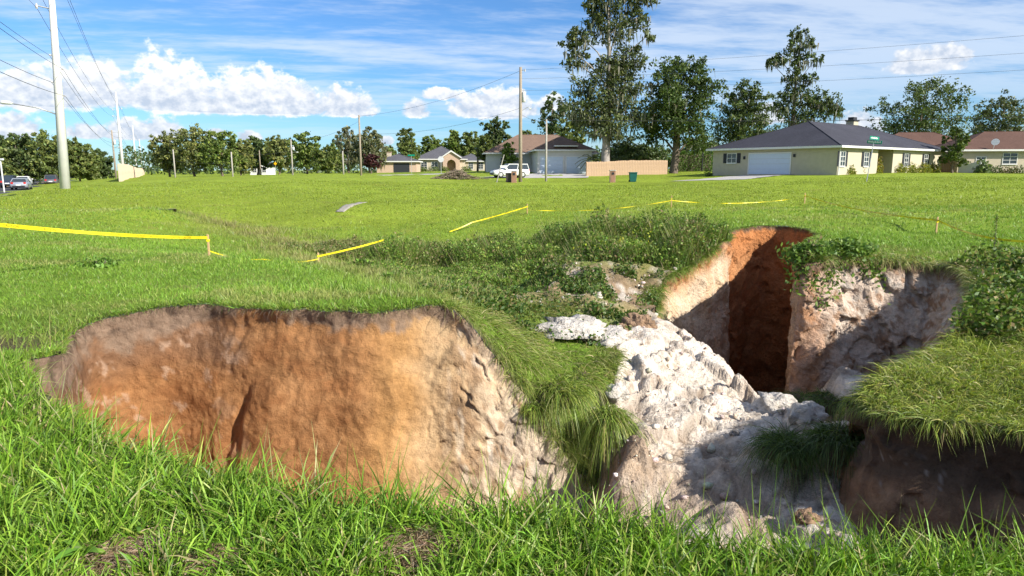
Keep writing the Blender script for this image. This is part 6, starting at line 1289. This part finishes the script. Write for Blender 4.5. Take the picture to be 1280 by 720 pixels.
# ------------------------------------------------------------------ cars
def car(label, loc, rz, paint, L=4.6, W=1.85, Ht=1.65, suv=True, group=None):
    t = thing('parked_car', label, 'car', loc, rz, group); hw = W / 2; rf = 0.36
    # stations from rear (-) to front (+): x, sill z, belt z, half width
    st = [(-L / 2, 0.45, 0.80, 0.86), (-L / 2 + 0.10, 0.30, 0.98, 0.97), (-L * 0.30, 0.24, 1.00, 1.0), (0, 0.24, 0.97, 1.0), (L * 0.20, 0.24, 0.96, 1.0), (L * 0.36, 0.25, 0.90, 0.98), (L / 2 - 0.16, 0.30, 0.78, 0.90), (L / 2, 0.42, 0.66, 0.72)]
    V = []; F = []
    for x, z0, z1, k in st:
        w = hw * k; V += [(x, -w * 0.94, z0), (x, -w, z0 + 0.16), (x, -w * 0.99, z1 - 0.14), (x, -w * 0.90, z1), (x, w * 0.90, z1), (x, w * 0.99, z1 - 0.14), (x, w, z0 + 0.16), (x, w * 0.94, z0)]
    for i in range(len(st) - 1):
        for j in range(8): j2 = (j + 1) % 8; F.append((i * 8 + j, i * 8 + j2, (i + 1) * 8 + j2, (i + 1) * 8 + j))
    F += [tuple(range(8)), tuple(len(V) - 8 + j for j in range(7, -1, -1))]
    MB().add(V, F).build('body', paint, t, True)
    rx0, rx1 = (-L * 0.44, L * 0.06) if suv else (-L * 0.27, L * 0.04); gx0, gx1 = (-L * 0.475, L * 0.23) if suv else (-L * 0.42, L * 0.22)
    zt = Ht - 0.05; zb = 0.95; a, b = hw * 0.92, hw * 0.74
    MB().add([(gx0, -a, zb), (gx1, -a, zb), (gx1, a, zb), (gx0, a, zb), (rx0, -b, zt), (rx1, -b, zt), (rx1, b, zt), (rx0, b, zt)], [(3, 2, 1, 0), (4, 5, 6, 7), (0, 1, 5, 4), (1, 2, 6, 5), (2, 3, 7, 6), (3, 0, 4, 7)]).build('windows', M['glass'], t)
    MB().bbox(rx0 - 0.06, rx1 + 0.08, -b - 0.03, b + 0.03, zt - 0.03, Ht, 0.025).build('roof', paint, t)
    for s_ in (-1, 1):
        for (xb, xt_) in ((gx0, rx0), (gx1, rx1), ((gx0 + gx1) / 2 - 0.1, (rx0 + rx1) / 2)): MB().tube([(xb, s_ * (a + 0.005), zb - 0.02), (xt_, s_ * (b + 0.012), zt)], 0.045, 6).build('pillar', paint, t)
        MB().bbox(L * 0.14, L * 0.20, s_ * (hw + 0.09) - 0.09, s_ * (hw + 0.09) + 0.09, 0.98, 1.12, 0.02).build('mirror', paint, t)
        MB().bbox(-L / 2 - 0.012, -L / 2 + 0.16, s_ * hw * 0.72 - 0.13, s_ * hw * 0.72 + 0.13, 0.74, 0.98, 0.02).build('tail_light', M['red'], t)
        MB().bbox(L / 2 - 0.16, L / 2 - 0.02, s_ * hw * 0.62 - 0.14, s_ * hw * 0.62 + 0.14, 0.60, 0.74, 0.03).build('headlight', M['ceramic'], t)
        for xw in (-L * 0.30, L * 0.31):
            w = MB().tube([(xw, s_ * (hw - 0.20), 0.34), (xw, s_ * (hw - 0.19), 0.34), (xw, s_ * (hw + 0.005), 0.34), (xw, s_ * (hw + 0.01), 0.34)], [0.28, 0.34, 0.34, 0.29], 18).build('wheel', M['rubber'], t, True); MB().tube([(xw, s_ * (hw + 0.011), 0.34), (xw, s_ * (hw + 0.022), 0.34)], [0.21, 0.19], 12).build('rim', M['metal'], w)
    for xs in (-L / 2 - 0.03, L / 2 - 0.06): MB().bbox(xs, xs + 0.10, -hw * 0.72, hw * 0.72, 0.36, 0.52, 0.03).build('bumper', M['black'], t)
    MB().bbox(-L / 2 - 0.035, -L / 2 - 0.031, -0.26, 0.26, 0.56, 0.70, 0.001).build('number_plate', M['white'], t)
    return t
x, D = P(637, 226, 82)[0], 82.0; car('white hatchback parked on the driveway by the wooden pole', (x, D, gz(x, D) + 0.04), R(200), M['carwhite'], 4.5, 1.8, 1.6)
def on_road(px, off, dd=0.0):       # a spot on the road at a lateral offset, seen at that picture column
    r_ = (px - 640) / F_PX / px_dir(640, 232)[1]; p0 = np.array(POLE1) + np.array(RN) * off; s_ = (r_ * p0[1] - p0[0]) / (RD.x - r_ * RD.y); q = p0 + np.array(RD) * s_; return (q[0], q[1], -0.77)
gc = 'cars on the road'
for px, off, paint, kw, lab in [(13, 12.2, 'cardark', dict(Ht=1.75), 'dark blue car at the left of the road cars'), (27, 9.0, 'carsilver', dict(suv=False, Ht=1.45), 'silver car in front of the dark blue car'), (31, 12.4, 'carwhite', dict(suv=False, Ht=1.5), 'small white car behind the silver car'),
                                (66, 9.0, 'cargrey', dict(Ht=1.7), 'grey car with red tail lights next to the concrete power pole'), (121, 9.0, 'carwhite', dict(Ht=1.55), 'white car far down the road by the tan wall'), (107, 12.6, 'cardark', dict(suv=False, Ht=1.5), 'dark car far down the road under the oaks')]:
    car(lab, on_road(px, off), ang, M[paint], group=gc, **kw)
x, D = P(3.5, 225, 78)[0], 78; t = thing('lamp_post', 'short lamp post behind the dark blue car', 'lamp post', (x, D, -0.8)); MB().tube([(0, 0, -0.3), (0, 0, 3.6)], 0.08, 8).build('post', M['polewhite'], t); MB().bbox(-0.15, 0.35, -0.15, 0.15, 3.6, 3.8, 0.04).build('lamp_head', M['tx'], t)

# ------------------------------------------------------------------ concrete flumes in the swale
M['flume'] = simple('stained_concrete', (0.27, 0.25, 0.21), 0.95, 0, 2.5, 0.3, 0.3)
def flume(label, p0, p1, w):
    a, b = np.array(p0), np.array(p1); d = (b - a) / np.linalg.norm(b - a); nn_ = np.array([-d[1], d[0]]); V = []; n = 14
    for i in range(n + 1):
        q = a + (b - a) * i / n
        for o, z in ((-w / 2, -0.25), (-w / 2, 0.04), (-w * 0.3, 0.045), (-w * 0.15, 0.04), (w * 0.15, 0.04), (w * 0.3, 0.045), (w / 2, 0.04), (w / 2, -0.25)): r_ = q + nn_ * o; V.append((r_[0], r_[1], gz(*q) + z))
    o = link('concrete_flume', fast_mesh('concrete_flume', np.array(V), grid_quads(n + 1, 8)), M['flume']); tag(o, label, 'drain')
flume('long pale concrete drain flume on the far slope of the swale', P(424, 264, 33.5)[:2], P(454, 253, 37.5)[:2], 0.42); flume('short concrete drain end on the left lawn', P(191, 259, 30)[:2], P(208, 263, 28.5)[:2], 0.8)

# ------------------------------------------------------------------ caution tape on stakes
def stake(label, px, py, D, h, w=0.045):
    x = P(px, py, D)[0]; z = gz(x, D); t = thing('stake', label, 'stake', (x, D, z), random.uniform(-0.4, 0.4), 'wooden tape stakes'); MB().bbox(-w / 2, w / 2, -0.015, 0.015, -0.25, h, 0.006).build('post', M['stake'], t); MB().tube([(0, -0.02, h * 0.72), (0, 0.02, h * 0.72)], w * 0.8, 6).build('staple_knot', M['tape'], t); return (x, D, z, h)
s1 = stake('pale stake at the end of the lettered tape on the left lawn', 261.5, 320, 16, 0.50, 0.05)
s2 = stake('short stake where the tape enters the thicket', 398, 323, 18.2, 0.34); s3 = stake('stake at the back edge of the thicket', 659, 268, 30, 0.42); s4 = stake('stake in the lawn behind the thicket', 839, 261, 30.5, 0.55)
s5 = stake('stake at the corner of the tape behind the shaft', 1006, 250, 33, 0.5); s6 = stake('stake in the lawn right of the shaft', 1170, 292, 18.6, 0.45)
fc = bpy.data.curves.new('caution_text', 'FONT'); fc.body = 'CAUTION'; fc.size = 1.0; fo = bpy.data.objects.new('caution_text', fc); COL.objects.link(fo)
bpy.context.view_layer.update(); tm = fo.evaluated_get(bpy.context.evaluated_depsgraph_get()).to_mesh(); TV = np.array([v.co[:2] for v in tm.vertices]); TF = [tuple(p.vertices) for p in tm.polygons]; fo.evaluated_get(bpy.context.evaluated_depsgraph_get()).to_mesh_clear(); bpy.data.objects.remove(fo); bpy.data.curves.remove(fc)
TV[:, 0] -= TV[:, 0].min(); TV[:, 1] -= TV[:, 1].min(); TV /= TV[:, 1].max(); TW = TV[:, 0].max()
def tape(label, pts, width=0.075, sag=0.1, text=True, seed=0, twist=1.0):
    pts = [np.array(p, float) for p in pts]; seg = [np.linalg.norm(pts[i + 1] - pts[i]) for i in range(len(pts) - 1)]; tot = sum(seg); cum = np.concatenate([[0], np.cumsum(seg)])
    arr = np.array(pts)
    def at(s_):
        s_ = np.asarray(s_, float); c = np.stack([np.interp(s_, cum, arr[:, k]) for k in range(3)], -1); i = np.clip(np.searchsorted(cum, s_, 'right') - 1, 0, len(seg) - 1); f = (s_ - cum[i]) / np.array(seg)[i]; c[..., 2] -= sag * 4 * f * (1 - f); return c
    def frame(s_):
        d = at(np.minimum(s_ + 0.02, tot)) - at(np.maximum(s_ - 0.02, 0)); d /= np.linalg.norm(d, axis=-1, keepdims=True); up = np.array([0, 0, 1.0]); sd_ = np.cross(d, up); sd_ /= np.linalg.norm(sd_, axis=-1, keepdims=True)
        a = twist * (0.5 * np.sin(s_ * 1.1 + seed) + 0.35 * np.sin(s_ * 2.7 + seed * 2)); return sd_ * np.sin(a)[..., None] + up * np.cos(a)[..., None], np.cross(d, sd_ * np.sin(a)[..., None] + up * np.cos(a)[..., None])
    n = max(12, int(tot / 0.10)); S = np.linspace(0, tot, n + 1); c = at(S); u, _ = frame(S); V = np.stack([c - u * width / 2, c + u * width / 2], 1).reshape(-1, 3)
    o = link('caution_tape', fast_mesh('caution_tape', V, grid_quads(n + 1, 2)), M['tape'], None, True); tag(o, label, 'tape')
    if text:
        VV = []; FF = []; s0 = 0.15; h = width * 0.62; k = 0
        while s0 + TW * h * 1.25 < tot:
            ss = s0 + TV[:, 0] * h * 1.25; cc = at(ss); uu, nn_ = frame(ss)
            for sg in (1, -1):
                b = len(VV); VV += list(cc + uu * ((TV[:, 1] * h - h / 2)[:, None]) + nn_ * 0.002 * sg); FF += [tuple(i + b for i in f) for f in TF]
            s0 += TW * h * 1.25 + (0.10 if k % 2 == 0 else 0.42); k += 1
        me = bpy.data.meshes.new('lettering'); me.from_pydata([tuple(v) for v in VV], [], FF); tag(link('lettering', me, M['ink'], o), kind='stuff')
def sp(s, f=0.72): return (s[0], s[1] - 0.02, s[2] + s[3] * f)
tape('yellow caution tape with black lettering stretched over the left lawn', [P(-90, 272, 9.0), P(0, 281, 10.6), sp(s1, 0.86)], 0.062, 0.05, True, 1, 0.5)
tape('slack yellow tape lying low on the lawn between two stakes', [sp(s1, 0.25), P(330, 324, 16.9), sp(s2, 0.5)], 0.024, 0.08, False, 2)
tape('yellow tape running from the short stake into the thicket', [sp(s2), P(480, 300, 20.7)], 0.045, 0.02, True, 3, 0.5)
tape('yellow tape rising out of the back of the thicket', [(P(562, 288, 27.4)[0], 27.4, gz(P(562, 288, 27.4)[0], 27.4) + 0.06), P(590, 278, 28.0), sp(s3)], 0.04, 0.02, True, 4, 0.5)
tape('faint yellow tape across the lawn behind the thicket', [sp(s3, 0.4), sp(s4, 0.6), sp(s5, 0.6)], 0.025, 0.2, False, 5, 2.0)
tape('yellow tape running from the corner stake towards the right edge', [sp(s5), sp(s6, 0.8), P(1290, 302, 14.6), P(1420, 325, 11.8)], 0.05, 0.14, True, 6)

# sapling on the right lip, small weed on the left lawn
x, D = P(1240, 322, 13.2)[0], 13.2; z = gz(x, D); t = thing('sapling', 'thin wispy sapling on the right lip of the cliff', 'sapling', (x, D, z)); m = MB(); m.tube([(0, 0, -0.1), (0.02, 0, 0.5), (0.0, 0, 0.98)], [0.009, 0.007, 0.003], 6); m.build('stem', M['bark'], t)
n = 190; hh = rng.uniform(0.12, 1.0, n); a = rng.uniform(0, 6.28, n); rr_ = rng.uniform(0, 0.12, n) * (1.15 - hh); v = Veg(); v.add(leaves(np.stack([np.cos(a) * rr_, np.sin(a) * rr_, hh * 0.98], -1), 0.035, pal(n, [(0.12, 0.19, 0.03), (0.18, 0.24, 0.04)], [1, 1]))); link('foliage', v.mesh('foliage'), M['weed'], t)
shrub('small leafy weed on the left lawn below the tape', 122, 318, 13.0, 0.75, 0.22, [(0.10, 0.20, 0.03), (0.14, 0.24, 0.035)], 420, 0.07, 'lawn_weed', cat='weed')
